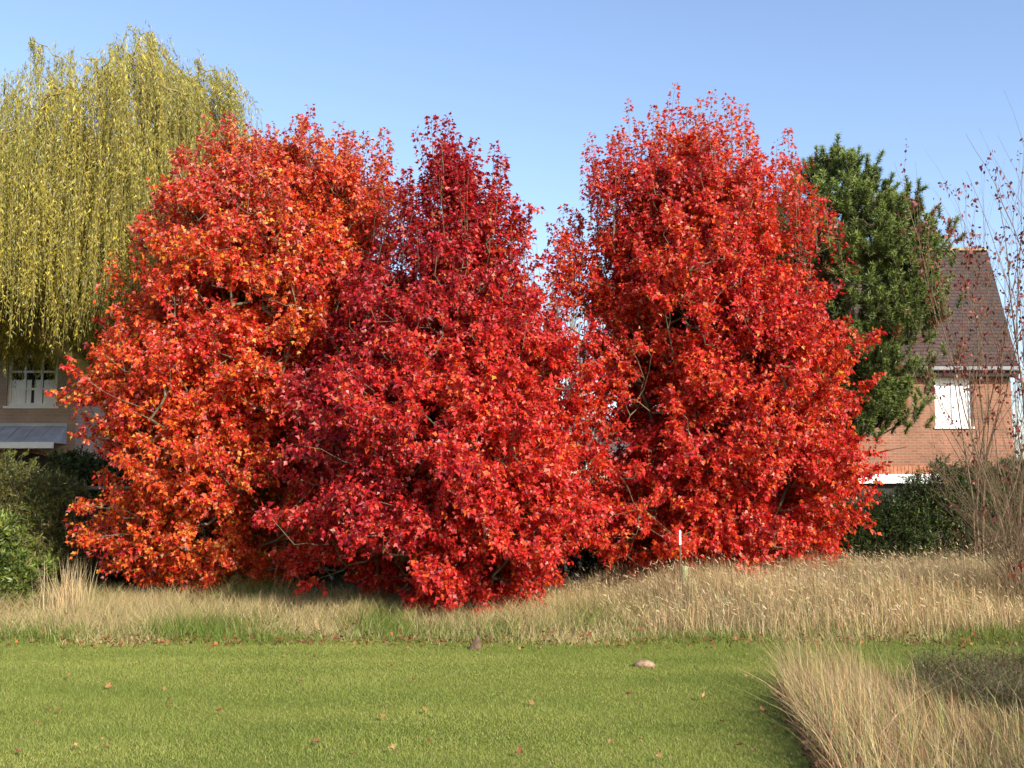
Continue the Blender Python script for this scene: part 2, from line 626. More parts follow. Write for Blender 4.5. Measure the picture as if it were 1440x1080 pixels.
def skeleton(rng, root, limbs, targets, jitter=.05):
    """attach every target to the nearest lower/inner node; returns nodes, parents, first index of the added twigs"""
    pos, par = [root], [-1]
    for lm in limbs:                      # each limb: (parent index or -1 for root, list of points)
        p = 0
        if lm[0] is not None:
            q = np.array(pos)
            p = int(np.argmin(np.linalg.norm(q - lm[0], axis=1)))
        for pt in lm[1]:
            pos.append(np.asarray(pt, float))
            par.append(p)
            p = len(pos) - 1
    n0 = len(pos)
    cap = n0 + 3 * len(targets)
    A = np.zeros((cap, 3))
    A[:n0] = pos
    par = par + [0] * (cap - n0)
    n = n0
    axis = root
    order = np.argsort(np.linalg.norm(targets - root, axis=1))
    ends = np.zeros(len(targets), int)
    lo = min(1, n0 - 1)
    for i in order:
        t = targets[i]
        v = t - A[lo:n]
        dist = np.linalg.norm(v, axis=1)
        cost = dist + .9 * np.maximum(0, -v[:, 2] + .05 * dist)
        j = int(np.argmin(cost)) + lo
        p0 = A[j]
        L = dist[j - lo]
        p = j
        if L > .35:
            for f in (.36, .7):
                q = p0 + (t - p0) * f + rng.normal(0, jitter * L, 3) + UP * (-.05 * L if f < .5 else -.02 * L)
                A[n] = q
                par[n] = p
                p = n
                n += 1
        A[n] = t
        par[n] = p
        ends[i] = n
        n += 1
    return A[:n], np.array(par[:n]), n0


def tree_wood(rng, A, par, n0, rk, rp, rmax):
    """pipe-model radii, then (trunk/limb sticks, branch sticks)"""
    n = len(A)
    cnt = np.ones(n)
    has = np.zeros(n, bool)
    for i in range(n - 1, 0, -1):
        cnt[par[i]] += cnt[i] if has[i] else 1
        has[par[i]] = True
    r = np.minimum(rk * cnt ** rp, rmax)
    i = np.arange(1, n)
    P0, P1 = A[par[i]], A[i]
    r1 = r[i]
    r0 = np.minimum(r[par[i]], r1 * 1.25)
    big = i < n0
    return segs(P0[big], P1[big], r0[big], r1[big], 8), segs(P0[~big], P1[~big], r0[~big], r1[~big], 4)


def maple(label, base, Y, silh, shoots, limbs, palette, seed, depth=.44, voids=(), sep=.50, bark=None):
    rng = np.random.default_rng(seed)
    root = np.array([base[0], base[1], -.05])
    sil = sorted([(P(720, py, Y)[2], P(xl, py, Y)[0], P(xr, py, Y)[0]) for py, xl, xr in silh])
    Z, XL, XR = (np.array([s[i] for s in sil]) for i in range(3))
    nf2 = Noise(seed + 2, 4.2)
    lobes = Noise(seed + 3, 1.9)
    # boughs through the crown, most of them ending near its outside, each a loose flat spray of clumps
    def sample(m, lo, po, shrink):
        z = rng.uniform(Z[0], Z[-1], m)
        xl, xr = np.interp(z, Z, XL), np.interp(z, Z, XR)
        keep = rng.uniform(0, 1, m) < ((xr - xl) / (XR - XL).max()) ** 1.2 + .05
        z, xl, xr = z[keep], xl[keep], xr[keep]
        th = rng.uniform(0, 2 * math.pi, len(z))
        r = 1 - lo * rng.uniform(0, 1, len(z)) ** po
        cx, rx = (xl + xr) / 2, np.maximum((xr - xl) / 2 - shrink * (.55 + .5 * np.clip((z - Z[0]) / (Z[-1] - Z[0]) * 1.4, 0, 1)), .1)
        ry = np.minimum(rx, (XR - XL).max() * depth)
        rj = r * (1 + np.clip(rng.normal(0, .04, len(z)), -.1, .05))
        lob = lobes(np.column_stack([cx + rx * np.cos(th), Y + ry * np.sin(th), z * 1.25]))
        rj = rj * (1 - .19 * np.clip(.35 - lob, 0, 1.1))
        return np.column_stack([cx + rx * np.cos(th) * rj, Y + ry * np.sin(th) * rj, z]), r
    q, qr = sample(3000, .6, 2.0, .33)
    sel = []
    for i in range(len(q)):
        dd = q[sel] - q[i] if sel else np.zeros((0, 3))
        if len(sel) == 0 or (dd ** 2 * np.array([1, 1, 2.2])).sum(1).min() > sep ** 2:
            sel.append(i)
    q, qr = q[sel], qr[sel]
    qc = np.column_stack([np.interp(q[:, 2], Z, (XL + XR) / 2), np.full(len(q), Y), q[:, 2] - .4])
    qa = nz(q - qc)
    per = rng.integers(6, 15, len(q))
    q2, a2, r2 = np.repeat(q, per, 0), np.repeat(qa, per, 0), np.repeat(qr, per)
    al = rng.uniform(-.75, .12, len(q2))
    p = q2 + a2 * al[:, None] + rng.normal(0, 1, q2.shape) * np.array([.25, .25, .11]) * (1 - .3 * np.abs(al))[:, None]
    fi, fr = sample(int(len(p) * .5), .8, .7, .72)
    p, rin = np.concatenate([p, fi]), np.concatenate([r2, fr])
    ok = np.ones(len(p), bool)
    for (vx, vy, vr) in voids:            # hollows the photo shows
        vz = P(vx, vy, Y - 1.5)
        sx = (p[:, 0] * (Y - 1.5) / p[:, 1] - vz[0]) ** 2 + ((p[:, 2] - EYE) * (Y - 1.5) / p[:, 1] - (vz[2] - EYE)) ** 2
        ok &= ~((sx < (vr * Y / 1520) ** 2) & (p[:, 1] < Y + .2))
    p, rin = p[ok], rin[ok]
    ctr = np.column_stack([np.interp(p[:, 2], Z, (XL + XR) / 2), np.full(len(p), Y), p[:, 2] - .35])
    out = nz(p - ctr)
    zt = np.clip((p[:, 2] - Z[0]) / (Z[-1] - Z[0]), 0, 1)[:, None]
    axis = nz(out * (1 - .5 * zt) + UP * (-.22 + 1.5 * zt) + rng.normal(0, .28, p.shape))
    CL = rng.uniform(.28, .55, len(p))
    cb = p - axis * CL[:, None]
    # upright shoots whose tips the photo shows against the sky
    st = np.array([P(a, b, Y + dy) for a, b, dy in shoots])
    ne = 5 * len(st)
    ex = np.repeat(st, 5, 0) + np.column_stack([rng.normal(0, .17, ne), rng.normal(0, .3, ne), -rng.uniform(.10, 1.0, ne)])
    st = np.concatenate([st, ex])
    sL = rng.uniform(.7, 1.25, len(st))
    sax = nz(np.column_stack([rng.normal(0, .10, len(st)), rng.normal(0, .10, len(st)), np.ones(len(st))]))
    sb = st - sax * sL[:, None]
    A, par, n0 = skeleton(rng, root, limbs, np.concatenate([cb, sb]))
    trunkw, brw = tree_wood(rng, A, par, n0, .0034, .48, .085)

    # leaves: clump twigs
    C, K, Mn = len(p), 7, 16
    ta = rng.uniform(.25, 1.0, (C, K))
    tb = cb[:, None] + axis[:, None] * (CL[:, None] * ta)[..., None]
    tdir = nz(axis[:, None] * .75 + rng.normal(0, .62, (C, K, 3)) + UP * .10)
    tdir[:, 0] = axis
    tl = rng.uniform(.14, .30, (C, K))
    u = (np.arange(Mn) + rng.uniform(.1, .9, (C, K, Mn))) / Mn
    sag = UP * (-.28 * (tl[..., None] * u ** 2))[..., None]
    lp = tb[:, :, None] + tdir[:, :, None] * (tl[..., None] * u)[..., None] + sag + rng.normal(0, .012, (C, K, Mn, 3))
    od = np.broadcast_to(out[:, None, None], lp.shape)
    side = nz(rng.normal(size=lp.shape))
    ld = nz(tdir[:, :, None] * .35 + side * .75 + od * .25 - UP * rng.uniform(.1, 1.15, lp.shape[:3])[..., None])
    ln = nz(od * .55 + UP * .55 + rng.normal(0, .50, lp.shape))
    # leaves along the shoots
    Ms = 84
    us = rng.uniform(0, 1, (len(st), Ms)) ** .75
    rad = .015 + .12 * (1 - us)
    sp = sb[:, None] + sax[:, None] * (sL[:, None] * us)[..., None]
    sd = nz(rng.normal(size=(len(st), Ms, 3)) * np.array([1, 1, .25]) + UP * .25)
    sp = sp + sd * rad[..., None]
    sn = nz(UP * .7 + rng.normal(0, .5, sp.shape))
    pos = np.concatenate([lp.reshape(-1, 3), sp.reshape(-1, 3)])
    d = np.concatenate([ld.reshape(-1, 3), (sd - UP * rng.uniform(0, .9, (len(st), Ms, 1))).reshape(-1, 3)])
    nn = np.concatenate([ln.reshape(-1, 3), sn.reshape(-1, 3)])
    size = rng.uniform(.042, .076, len(pos)) * np.exp(rng.normal(0, .12, len(pos)))
    V, F = scatter(MAPLE_T, MAPLE_F, pos + nz(d) * .02, d, nn, size)
    inner = np.concatenate([np.broadcast_to(rin[:, None, None], lp.shape[:3]).ravel(), np.ones(len(st) * Ms)])
    c = palette(rng, pos, inner, nf2)
    T = thing('maple_tree', label, 'tree', root)
    off = np.asarray(root)
    mesh_np('trunk', trunkw[0] - off, trunkw[1], None, bark or M_BARK, T, True)
    tw = segs(sb, st - sax * .04, np.full(len(st), .006), np.full(len(st), .0015), 4)
    cw = segs(cb, p, np.full(C, .007), np.full(C, .002), 3)
    bv, bf = join([brw, tw, cw])
    mesh_np('branches', bv - off, bf, None, bark or M_BARK, T)
    mesh_np('crown', V - off, F, np.repeat(c, len(MAPLE_T), 0), M_MAPLE, T)
    return T


def wob(rng, a, b, n, amp=.06, bow=0.0):
    a, b = np.asarray(a, float), np.asarray(b, float)
    t = np.linspace(0, 1, n + 1)[1:]
    L = np.linalg.norm(b - a)
    pts = a + (b - a) * t[:, None]
    pts = pts + np.cumsum(rng.normal(0, amp * L / n, (n, 3)), 0) * (1 - .3 * t[:, None])
    pts[:, 2] += bow * L * np.sin(t * math.pi)
    return list(pts)


RED, ORG, YEL, CRIM, PINK, WINE, PALE = (.56, .030, .019), (.66, .115, .018), (.64, .29, .04), (.38, .014, .026), (.52, .14, .125), (.19, .008, .018), (.60, .29, .20)  # PINK, PALE: glossy sky sheen and pale undersides put into leaf colour


def pal_mix(rng, n, cols, W, jit=.16):
    cols = np.array(cols, float)
    W = np.maximum(W, 1e-4)
    W = W / W.sum(1, keepdims=True)
    idx = (rng.uniform(0, 1, (n, 1)) > np.cumsum(W, 1)).sum(1).clip(0, len(cols) - 1)
    c = cols[idx]
    return np.clip(c * np.exp(rng.normal(0, jit, (n, 1)) + rng.normal(0, .08, (n, 3))), .003, .85)


def pal_left(rng, p, inner, nf):
    n = len(p)
    a, b, c = nf(p * .35), nf(p * .8), nf(p[:, ::-1] * .55)
    z = np.clip((p[:, 2] - 5.0) / 2.3, 0, 1)
    y = np.clip(.8 - inner, 0, .5) * 2 + np.clip((3.2 - p[:, 2]) / 3, 0, 1) * .25
    W = np.column_stack([.75 + .6 * a, np.clip(1.35 - .9 * a - .7 * z + .8 * c, .1, 4), .16 + .7 * y + .7 * np.clip(b, 0, 1), .06 + .25 * z + .2 * np.clip(-c, 0, 1), .24 + 1.3 * z, .06 * np.ones(n), .10 + .26 * z])  # pink and pale rise with height: sheen of upper leaves painted in
    return pal_mix(rng, n, [RED, ORG, YEL, CRIM, PINK, WINE, PALE], W)


def pal_mid(rng, p, inner, nf):
    n = len(p)
    a, c = nf(p * .35), nf(p[:, ::-1] * .55)
    cr = np.clip(.58 + .34 * (p[:, 2] - 3.0) - .36 * (p[:, 0] + 1.0) + .5 * a, 0, 2.0)
    W = np.column_stack([np.clip(1.5 - .7 * cr, .2, 2), .30 - .14 * cr + .3 * np.clip(c, 0, 1), .010 * np.ones(n), .25 + 1.1 * cr, .12 + .14 * cr, .08 + .5 * cr, .03 + .03 * cr])
    return pal_mix(rng, n, [RED, ORG, YEL, CRIM, PINK, WINE, PALE], W)


def pal_right(rng, p, inner, nf):
    n = len(p)
    a, b = nf(p * .35), nf(p * .7)
    z = np.clip((p[:, 2] - 5.0) / 2.8, 0, 1)
    W = np.column_stack([1.4 * np.ones(n), .62 + .55 * b + .1 * (p[:, 2] > 3), .04 + .06 * np.clip(b, 0, 1), .38 - .5 * a, .15 + .8 * z, .08 - .1 * a, .06 + .16 * z])  # more pink and pale towards the top, as painted leaf gloss
    return pal_mix(rng, n, [RED, ORG, YEL, CRIM, PINK, WINE, PALE], W)


def build_maples():
    rng = np.random.default_rng(77)
    # --- orange-red maple beside the willow
    Y = 16.6
    b = P(335, 846, Y)
    top = P(350, 235, Y)
    tr = wob(rng, b, top, 12, .05)
    L = [(None, tr)]
    for (fx, fy, tx, ty, dy) in [(338, 770, 175, 560, -.6), (338, 760, 250, 330, .7), (338, 740, 470, 330, -.3), (340, 700, 520, 260, .5), (338, 780, 230, 760, -1.2), (338, 690, 300, 250, -.9), (338, 780, 470, 700, -1.0), (338, 730, 160, 420, .4), (338, 720, 420, 420, -1.6), (338, 720, 360, 500, 1.7)]:
        L.append((P(fx, fy, Y), wob(rng, P(fx, fy, Y), P(tx, ty, Y + dy), 7, .07, -.05)))
    sil = [(206, 292, 455), (226, 270, 535), (248, 256, 570), (265, 248, 580), (290, 225, 588), (330, 200, 585), (380, 165, 580), (420, 148, 570), (470, 146, 560), (520, 128, 550), (570, 106, 540), (620, 112, 530), (660, 135, 520), (700, 128, 500), (740, 128, 480), (775, 145, 460), (800, 170, 420), (815, 215, 300)]
    sh = [(292, 158, 0), (328, 158, .4), (305, 178, -.5), (380, 172, .2), (398, 178, -.4), (418, 160, 0), (437, 148, .1), (448, 175, .5), (478, 168, -.2), (492, 186, .3), (512, 184, 0), (541, 182, -.3), (552, 205, .2), (574, 236, 0), (250, 225, .2), (262, 200, -.3), (360, 185, -.6), (465, 195, -.5), (528, 205, -.5), (340, 190, .5), (198, 300, .1), (225, 260, 0)]
    maple('orange-red maple with yellow tinged lower leaves beside the weeping willow', b, Y, sil, sh, L, pal_left, 101, voids=[(372, 412, 20), (300, 405, 24), (345, 410, 18), (375, 700, 30), (370, 750, 26), (300, 735, 22), (215, 600, 18), (420, 515, 16), (250, 835, 20), (330, 820, 26)])
    # --- crimson maple in the middle
    Y = 15.1
    b = P(612, 862, Y)
    tr = wob(rng, b, P(645, 250, Y), 12, .05)
    L = [(None, tr)]
    for (fx, fy, tx, ty, dy) in [(612, 800, 560, 770, -.7), (612, 805, 640, 745, -.9), (612, 790, 470, 560, -.4), (614, 770, 760, 520, -.3), (616, 760, 690, 330, .5), (616, 740, 540, 420, .6), (612, 800, 780, 740, -1.0), (612, 795, 430, 740, -.9), (618, 700, 650, 560, -1.4), (618, 700, 800, 600, .8), (616, 720, 450, 500, .9), (618, 690, 560, 600, 1.6)]:
        L.append((P(fx, fy, Y), wob(rng, P(fx, fy, Y), P(tx, ty, Y + dy), 7, .08, -.04)))
    sil = [(212, 608, 652), (236, 597, 698), (250, 592, 712), (280, 584, 726), (315, 565, 752), (345, 540, 764), (375, 470, 760), (400, 440, 775), (430, 422, 785), (460, 405, 825), (500, 385, 872), (550, 370, 880), (600, 356, 892), (650, 354, 898), (700, 358, 898), (750, 366, 895), (785, 388, 872), (810, 410, 825), (835, 560, 800), (858, 575, 790)]
    sh = [(606, 162, 0), (632, 162, .2), (622, 195, -.3), (668, 192, .1), (696, 200, 0), (706, 215, .3), (648, 205, .4), (600, 240, 0), (572, 236, .3), (722, 288, 0), (738, 322, .2), (590, 262, -.4), (660, 215, -.4), (615, 215, .4), (545, 300, .1), (712, 255, -.2), (640, 185, 0)]
    maple('dark crimson maple with low drooping skirts between the other two red maples', b, Y, sil, sh, L, pal_mid, 202, voids=[(555, 340, 16), (575, 400, 18), (600, 575, 16), (545, 800, 40), (480, 850, 40), (470, 640, 18), (700, 630, 18), (565, 372, 24), (505, 825, 55), (700, 800, 30), (810, 770, 28), (840, 800, 30)])
    # --- scarlet maple in front of the pine
    Y = 16.9
    b = P(985, 842, Y)
    tr = wob(rng, b, P(960, 180, Y), 13, .04)
    L = [(None, tr)]
    for (fx, fy, tx, ty, dy) in [(985, 765, 1100, 615, -1.3), (984, 770, 975, 640, -1.0), (984, 750, 1150, 450, .3), (983, 740, 860, 420, -.2), (982, 700, 880, 230, .4), (980, 680, 1050, 230, -.3), (984, 775, 850, 700, -.9), (984, 775, 1150, 730, -.8), (980, 660, 1110, 300, .8), (980, 640, 930, 420, -1.6), (980, 640, 1010, 420, 1.6), (983, 770, 1120, 760, -1.4), (983, 770, 900, 800, -.8)]:
        L.append((P(fx, fy, Y), wob(rng, P(fx, fy, Y), P(tx, ty, Y + dy), 7, .07, -.05)))
    sil = [(196, 938, 988), (222, 892, 1040), (246, 856, 1092), (268, 838, 1126), (300, 818, 1126), (330, 790, 1145), (380, 788, 1172), (420, 796, 1192), (460, 805, 1200), (510, 808, 1200), (560, 815, 1230), (600, 815, 1238), (650, 812, 1230), (700, 815, 1220), (740, 822, 1212), (775, 835, 1196), (805, 865, 1120), (830, 850, 900)]
    sh = [(884, 140, 0), (897, 168, .3), (919, 148, .2), (950, 114, 0), (940, 150, -.3), (965, 150, .3), (984, 138, .4), (1002, 128, 0), (1022, 134, -.2), (1046, 148, 0), (1030, 165, .4), (1060, 185, .2), (1108, 180, 0), (1092, 200, .3), (1130, 228, 0), (1076, 215, -.4), (832, 186, 0), (842, 205, .3), (858, 190, -.3), (870, 178, .2), (1008, 160, -.5), (930, 165, .5), (792, 288, 0), (808, 292, .2), (1145, 262, .2), (785, 330, -.1), (1118, 230, -.3)]
    maple('bright scarlet maple in front of the dark green pine', b, Y, sil, sh, L, pal_right, 303, voids=[(910, 500, 20), (860, 625, 24), (1065, 500, 18), (985, 300, 12), (1030, 450, 16), (905, 760, 20), (955, 440, 26), (900, 560, 26), (870, 590, 22), (1115, 690, 26), (940, 800, 24), (1010, 600, 16)])


build_maples()

# ------------------------------------------------------------------ weeping willow
LEAF4 = np.array([(0, 0, 0), (.5, .4, .04), (0, 1, -.05), (-.5, .4, .04)])
LEAF4F = np.array([[0, 1, 2, 3]])


def willow():
    rng = np.random.default_rng(404)
    Y = 20.6
    b = P(168, 760, Y)
    b = np.array([b[0], Y, 0])
    # outline of the dome: pixel columns -> top of the crown
    topx = np.array([-260, -180, -100, -40, 0, 35, 75, 120, 160, 185, 210, 232, 255, 280, 305, 318, 330])
    topy = np.array([420, 300, 215, 180, 165, 130, 110, 105, 95, 75, 52, 88, 105, 110, 118, 175, 300])
    tz = np.array([P(720, v, Y)[2] for v in topy])
    tx = np.array([P(v, 500, Y)[0] for v in topx])
    cx, rx = (tx[0] + tx[-1]) / 2, (tx[-1] - tx[0]) / 2
    # boughs: start points of curtains
    nb = 720
    ang = rng.uniform(0, 2 * math.pi, nb)
    rr = np.sqrt(rng.uniform(.0, 1, nb))
    bx = cx + rx * .97 * rr * np.cos(ang)
    by = Y + 3.1 * rr * np.sin(ang)
    zt = np.interp(bx, tx, tz)
    dome = np.sqrt(np.maximum(0, 1 - (np.abs(by - Y) / 3.5) ** 2))
    bz = 3.4 + (zt - 3.4) * (.30 + .70 * dome) - rng.uniform(0, 1, nb) ** 1.6 * 3.4 + rng.normal(0, .14, nb)
    bz = np.maximum(bz, 5.3)
    B = np.column_stack([bx, by, bz])
    # named wisps and arched top the photo shows
    wis = np.array([P(a, c, Y + d) for a, c, d in [(42, 52, 0), (55, 62, .2), (88, 82, .1), (72, 108, -.2), (100, 112, 0), (165, 62, 0), (178, 72, .2), (205, 46, 0), (212, 44, .1), (222, 60, -.1), (240, 88, 0), (276, 84, .1), (290, 100, 0), (304, 98, .1), (318, 104, 0), (322, 122, -.2), (20, 128, 0), (8, 150, .2), (255, 100, .3), (140, 98, 0)]])
    limbs = []
    f = P(170, 560, Y)
    limbs.append((None, wob(rng, b, f, 5, .03)))
    for (px, py, dy) in [(205, 90, 0), (80, 190, -.8), (-60, 260, .5), (290, 190, .6), (320, 260, -.6), (150, 180, 1.5), (20, 240, -1.6), (230, 220, -1.8), (-150, 340, -.3), (110, 140, .2)]:
        limbs.append((f, wob(rng, f, P(px, py + 45, Y + dy), 9, .035, .10)))
    A, par, n0 = skeleton(rng, b, limbs, np.concatenate([B, wis]), .08)
    tw, bw = tree_wood(rng, A, par, 6, .0065, .52, .24)
    # hanging strands
    per = 10
    o1 = np.repeat(B, per, 0) + rng.normal(0, .20, (nb * per, 3)) * np.array([1, 1, .6])
    o2 = np.repeat(wis, 5, 0) + rng.normal(0, .05, (len(wis) * 5, 3))
    o = np.concatenate([o1, o2])
    S = len(o)
    zlow = 4.45 + .45 * Noise(9, 1.2)(o * np.array([1, 1, 0])) + rng.normal(0, .35, S) + .10 * np.abs(o[:, 1] - Y)
    pxs = 720 + 1520 * o[:, 0] / o[:, 1]
    zlow += np.where((pxs > 95) & (pxs < 140), -.1, 0)
    Ls = np.minimum(np.maximum(o[:, 2] - zlow, .5), rng.uniform(1.8, 5.5, S))
    Ls[len(o1):] = rng.uniform(1.0, 1.9, len(o2))
    oc = o - np.array([cx, Y, 0])
    oc[:, 2] = 0
    hd = nz(oc + rng.normal(0, 1.0, oc.shape) * np.array([1, 1, 0]))
    reach = rng.uniform(.12, .55, S)
    reach[len(o1):] = rng.uniform(.06, .22, len(o2))
    Mn = 72
    u = (np.arange(Mn) + rng.uniform(0, 1, (S, Mn))) / Mn
    sL = u * Ls[:, None]
    arch = .16 * np.sin(np.clip(sL / .55, 0, math.pi))
    sway = rng.normal(0, .05, (S, 1, 3)) * np.array([1, 1, 0])
    pos = o[:, None] + hd[:, None] * (reach[:, None] * (1 - np.exp(-sL / .45)))[..., None] + UP * (arch - sL * .97)[..., None] + sway * (sL ** 1.3)[..., None]
    pos = pos + rng.normal(0, .022, pos.shape)
    d = nz(rng.normal(0, .55, pos.shape) * np.array([1, 1, .5]) - UP)
    nn = rng.normal(size=pos.shape)
    size = rng.uniform(.065, .12, (S, Mn)) * (1 - .2 * u)
    V, F = scatter(LEAF4, LEAF4F, pos.reshape(-1, 3), d.reshape(-1, 3), nn.reshape(-1, 3), size.ravel(), size.ravel() * rng.uniform(.16, .24, size.size))
    nf = Noise(17, .9)
    a = nf(o)
    grp = np.concatenate([np.repeat(rng.normal(0, 1, nb), per), rng.normal(0, 1, len(o2))])
    t = np.clip(.52 + .25 * a + .22 * grp, 0, 1)[:, None] + rng.normal(0, .2, (S, Mn))
    t = np.clip(t, 0, 1)[..., None]
    c = np.array([.215, .225, .055]) * (1 - t) + np.array([.56, .45, .06]) * t
    c *= np.exp(rng.normal(0, .2, c.shape[:2]))[..., None]
    pal = rng.uniform(0, 1, c.shape[:2]) < .10
    c[pal] = np.array([.34, .35, .19])
    T = thing('willow_tree', 'yellow-green weeping willow with long hanging strands in front of the house', 'tree', b)
    mesh_np('trunk', tw[0] - b, tw[1], None, M_GREYBARK, T, True)
    # the strands' own stems
    k = 5
    uu = np.linspace(0, 1, k + 1)
    s2 = uu[None] * Ls[:, None]
    st = o[:, None] + hd[:, None] * (reach[:, None] * (1 - np.exp(-s2 / .45)))[..., None] + UP * (.16 * np.sin(np.clip(s2 / .55, 0, math.pi)) - s2 * .97)[..., None] + sway * (s2 ** 1.3)[..., None]
    sw = segs(st[:, :-1].reshape(-1, 3), st[:, 1:].reshape(-1, 3), np.full(S * k, .0035), np.full(S * k, .003), 3)
    bv, bf = join([bw, sw])
    mesh_np('branches', bv - b, bf, None, M_WILLOWTWIG, T)
    mesh_np('crown', V - b, F, np.repeat(c.reshape(-1, 3), 4, 0), M_LEAF, T)


willow()

# ------------------------------------------------------------------ pine
def pine():
    rng = np.random.default_rng(505)
    Y = 20.5
    b = P(1195, 760, Y)
    b = np.array([b[0], Y, 0])
    silh = [(232, 1155, 1195), (250, 1128, 1216), (275, 1104, 1238), (300, 1088, 1265), (325, 1080, 1310), (360, 1080, 1325), (400, 1085, 1326), (440, 1095, 1320), (480, 1100, 1308), (510, 1110, 1292), (545, 1130, 1275), (580, 1150, 1262), (600, 1170, 1240)]
    sil = sorted([(P(720, py, Y)[2], P(xl, py, Y)[0], P(xr, py, Y)[0]) for py, xl, xr in silh])
    Z, XL, XR = (np.array([s[i] for s in sil]) for i in range(3))
    m = 900
    z = rng.uniform(Z[0], Z[-1], m)
    xl, xr = np.interp(z, Z, XL), np.interp(z, Z, XR)
    keep = rng.uniform(0, 1, m) < (xr - xl) / (XR - XL).max() + .1
    z, xl, xr = z[keep], xl[keep], xr[keep]
    th = rng.uniform(0, 6.28, len(z))
    r = 1 - .55 * rng.uniform(0, 1, len(z)) ** 1.6
    cx, rx = (xl + xr) / 2, np.maximum((xr - xl) / 2 - .1, .12)
    p = np.column_stack([cx + rx * np.cos(th) * r, Y + rx * .95 * np.sin(th) * r, z])
    lump = Noise(55, 2.3)(p * np.array([1, 1, 1.7]))
    zt = np.clip((p[:, 2] - 4.5) / 2, 0, 1)
    ok = lump > -.75 + .35 * (1 - zt) + rng.normal(0, .2, len(p))
    p = p[ok][:470]
    low = np.array([P(a, c, Y - d) for a, c, d in [(1290, 588, .6), (1272, 592, .7), (1255, 600, .5), (1240, 585, .9), (1225, 606, .9), (1262, 575, .5), (1245, 560, .6), (1298, 552, .3), (1285, 528, .3), (1310, 500, .1), (1215, 590, 1.0), (1230, 545, .8)]])
    p = np.concatenate([p, low])
    n = len(p)
    ctr = np.column_stack([np.interp(p[:, 2], Z, (XL + XR) / 2), np.full(n, Y), p[:, 2] - .5])
    out = nz(p - ctr)
    L = [(None, wob(rng, b, P(1185, 260, Y), 12, .03))]
    for i in range(16):
        f = .3 + .6 * i / 16
        q = b + (P(1185, 260, Y) - b) * f
        a = i * 2.4
        e = q + np.array([math.cos(a) * 1.1 * (1.3 - f), math.sin(a) * 1.1 * (1.3 - f), .25])
        L.append((q, wob(rng, q, e, 4, .08)))
    A, par, n0 = skeleton(rng, b, L, p - out * .2, .06)
    tw, bw = tree_wood(rng, A, par, n0, .008, .5, .17)
    # candles around every branch end
    K = 5
    cd = nz(out[:, None] * .45 + rng.normal(0, .38, (n, K, 3)) + UP * .9)
    cbp = p[:, None] + rng.normal(0, .14, (n, K, 3))
    cl = rng.uniform(.18, .34, (n, K))
    Nn = 130
    u = rng.uniform(0, 1, (n, K, Nn))
    pos = cbp[:, :, None] + cd[:, :, None] * (cl[..., None] * u)[..., None]
    rnd = rng.normal(size=pos.shape)
    nd = nz(cd[:, :, None] * .62 + nz(rnd) * .9)
    size = rng.uniform(.075, .125, u.shape)
    T3 = np.array([(-.5, 0, 0), (.5, 0, 0), (0, 1, 0)])
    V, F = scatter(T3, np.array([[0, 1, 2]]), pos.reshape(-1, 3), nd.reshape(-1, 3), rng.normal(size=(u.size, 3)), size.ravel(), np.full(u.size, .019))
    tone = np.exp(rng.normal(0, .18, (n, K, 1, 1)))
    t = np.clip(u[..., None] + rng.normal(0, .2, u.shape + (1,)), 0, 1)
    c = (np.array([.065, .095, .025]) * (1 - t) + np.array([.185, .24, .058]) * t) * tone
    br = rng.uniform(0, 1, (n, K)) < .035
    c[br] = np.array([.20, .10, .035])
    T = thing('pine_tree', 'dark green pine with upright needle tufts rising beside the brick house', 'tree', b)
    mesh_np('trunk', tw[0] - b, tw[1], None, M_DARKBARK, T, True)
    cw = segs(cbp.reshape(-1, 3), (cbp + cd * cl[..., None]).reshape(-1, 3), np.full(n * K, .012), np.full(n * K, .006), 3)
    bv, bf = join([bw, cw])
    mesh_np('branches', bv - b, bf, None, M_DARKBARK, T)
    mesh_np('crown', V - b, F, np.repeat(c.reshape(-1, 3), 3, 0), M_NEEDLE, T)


pine()

# ------------------------------------------------------------------ bare and nearly bare trees
def grow(rng, p, d, L, r, lev, out, tips, spread=.55, up=.25, kids=(3, 4), shrink=.62, wobble=.10, n=5):
    """recursive bare branch"""
    pts = [np.asarray(p, float)]
    d = nz(np.asarray(d, float))
    for i in range(n):
        d = nz(d + rng.normal(0, wobble, 3) + UP * up * .12)
        pts.append(pts[-1] + d * L / n)
    rad = np.linspace(r, r * .45, n + 1)
    for i in range(n):
        out.append((pts[i], pts[i + 1], rad[i], rad[i + 1], lev))
    if lev == 0:
        tips.append((pts[-1], d, L))
        return
    k = rng.integers(kids[0], kids[1] + 1)
    for j in range(k):
        t = rng.uniform(.35, 1)
        i = min(n - 1, int(t * n))
        q = pts[i] + (pts[i + 1] - pts[i]) * (t * n - i)
        e = nz(rng.normal(size=3))
        e = nz(e - d * (e @ d))
        nd = nz(d + e * spread * rng.uniform(.6, 1.3) + UP * up)
        grow(rng, q, nd, L * shrink * rng.uniform(.7, 1.15), max(rad[i] * .62, .0022), lev - 1, out, tips, spread, up, kids, shrink, wobble, max(2, n - 1))
    grow(rng, pts[-1], d, L * shrink, rad[-1], lev - 1, out, tips, spread, up, kids, shrink, wobble, max(2, n - 1))


def sticks(out, lv=None, k=5):
    s = [o for o in out if lv is None or lv(o[4])]
    return segs([o[0] for o in s], [o[1] for o in s], [o[2] for o in s], [o[3] for o in s], k)


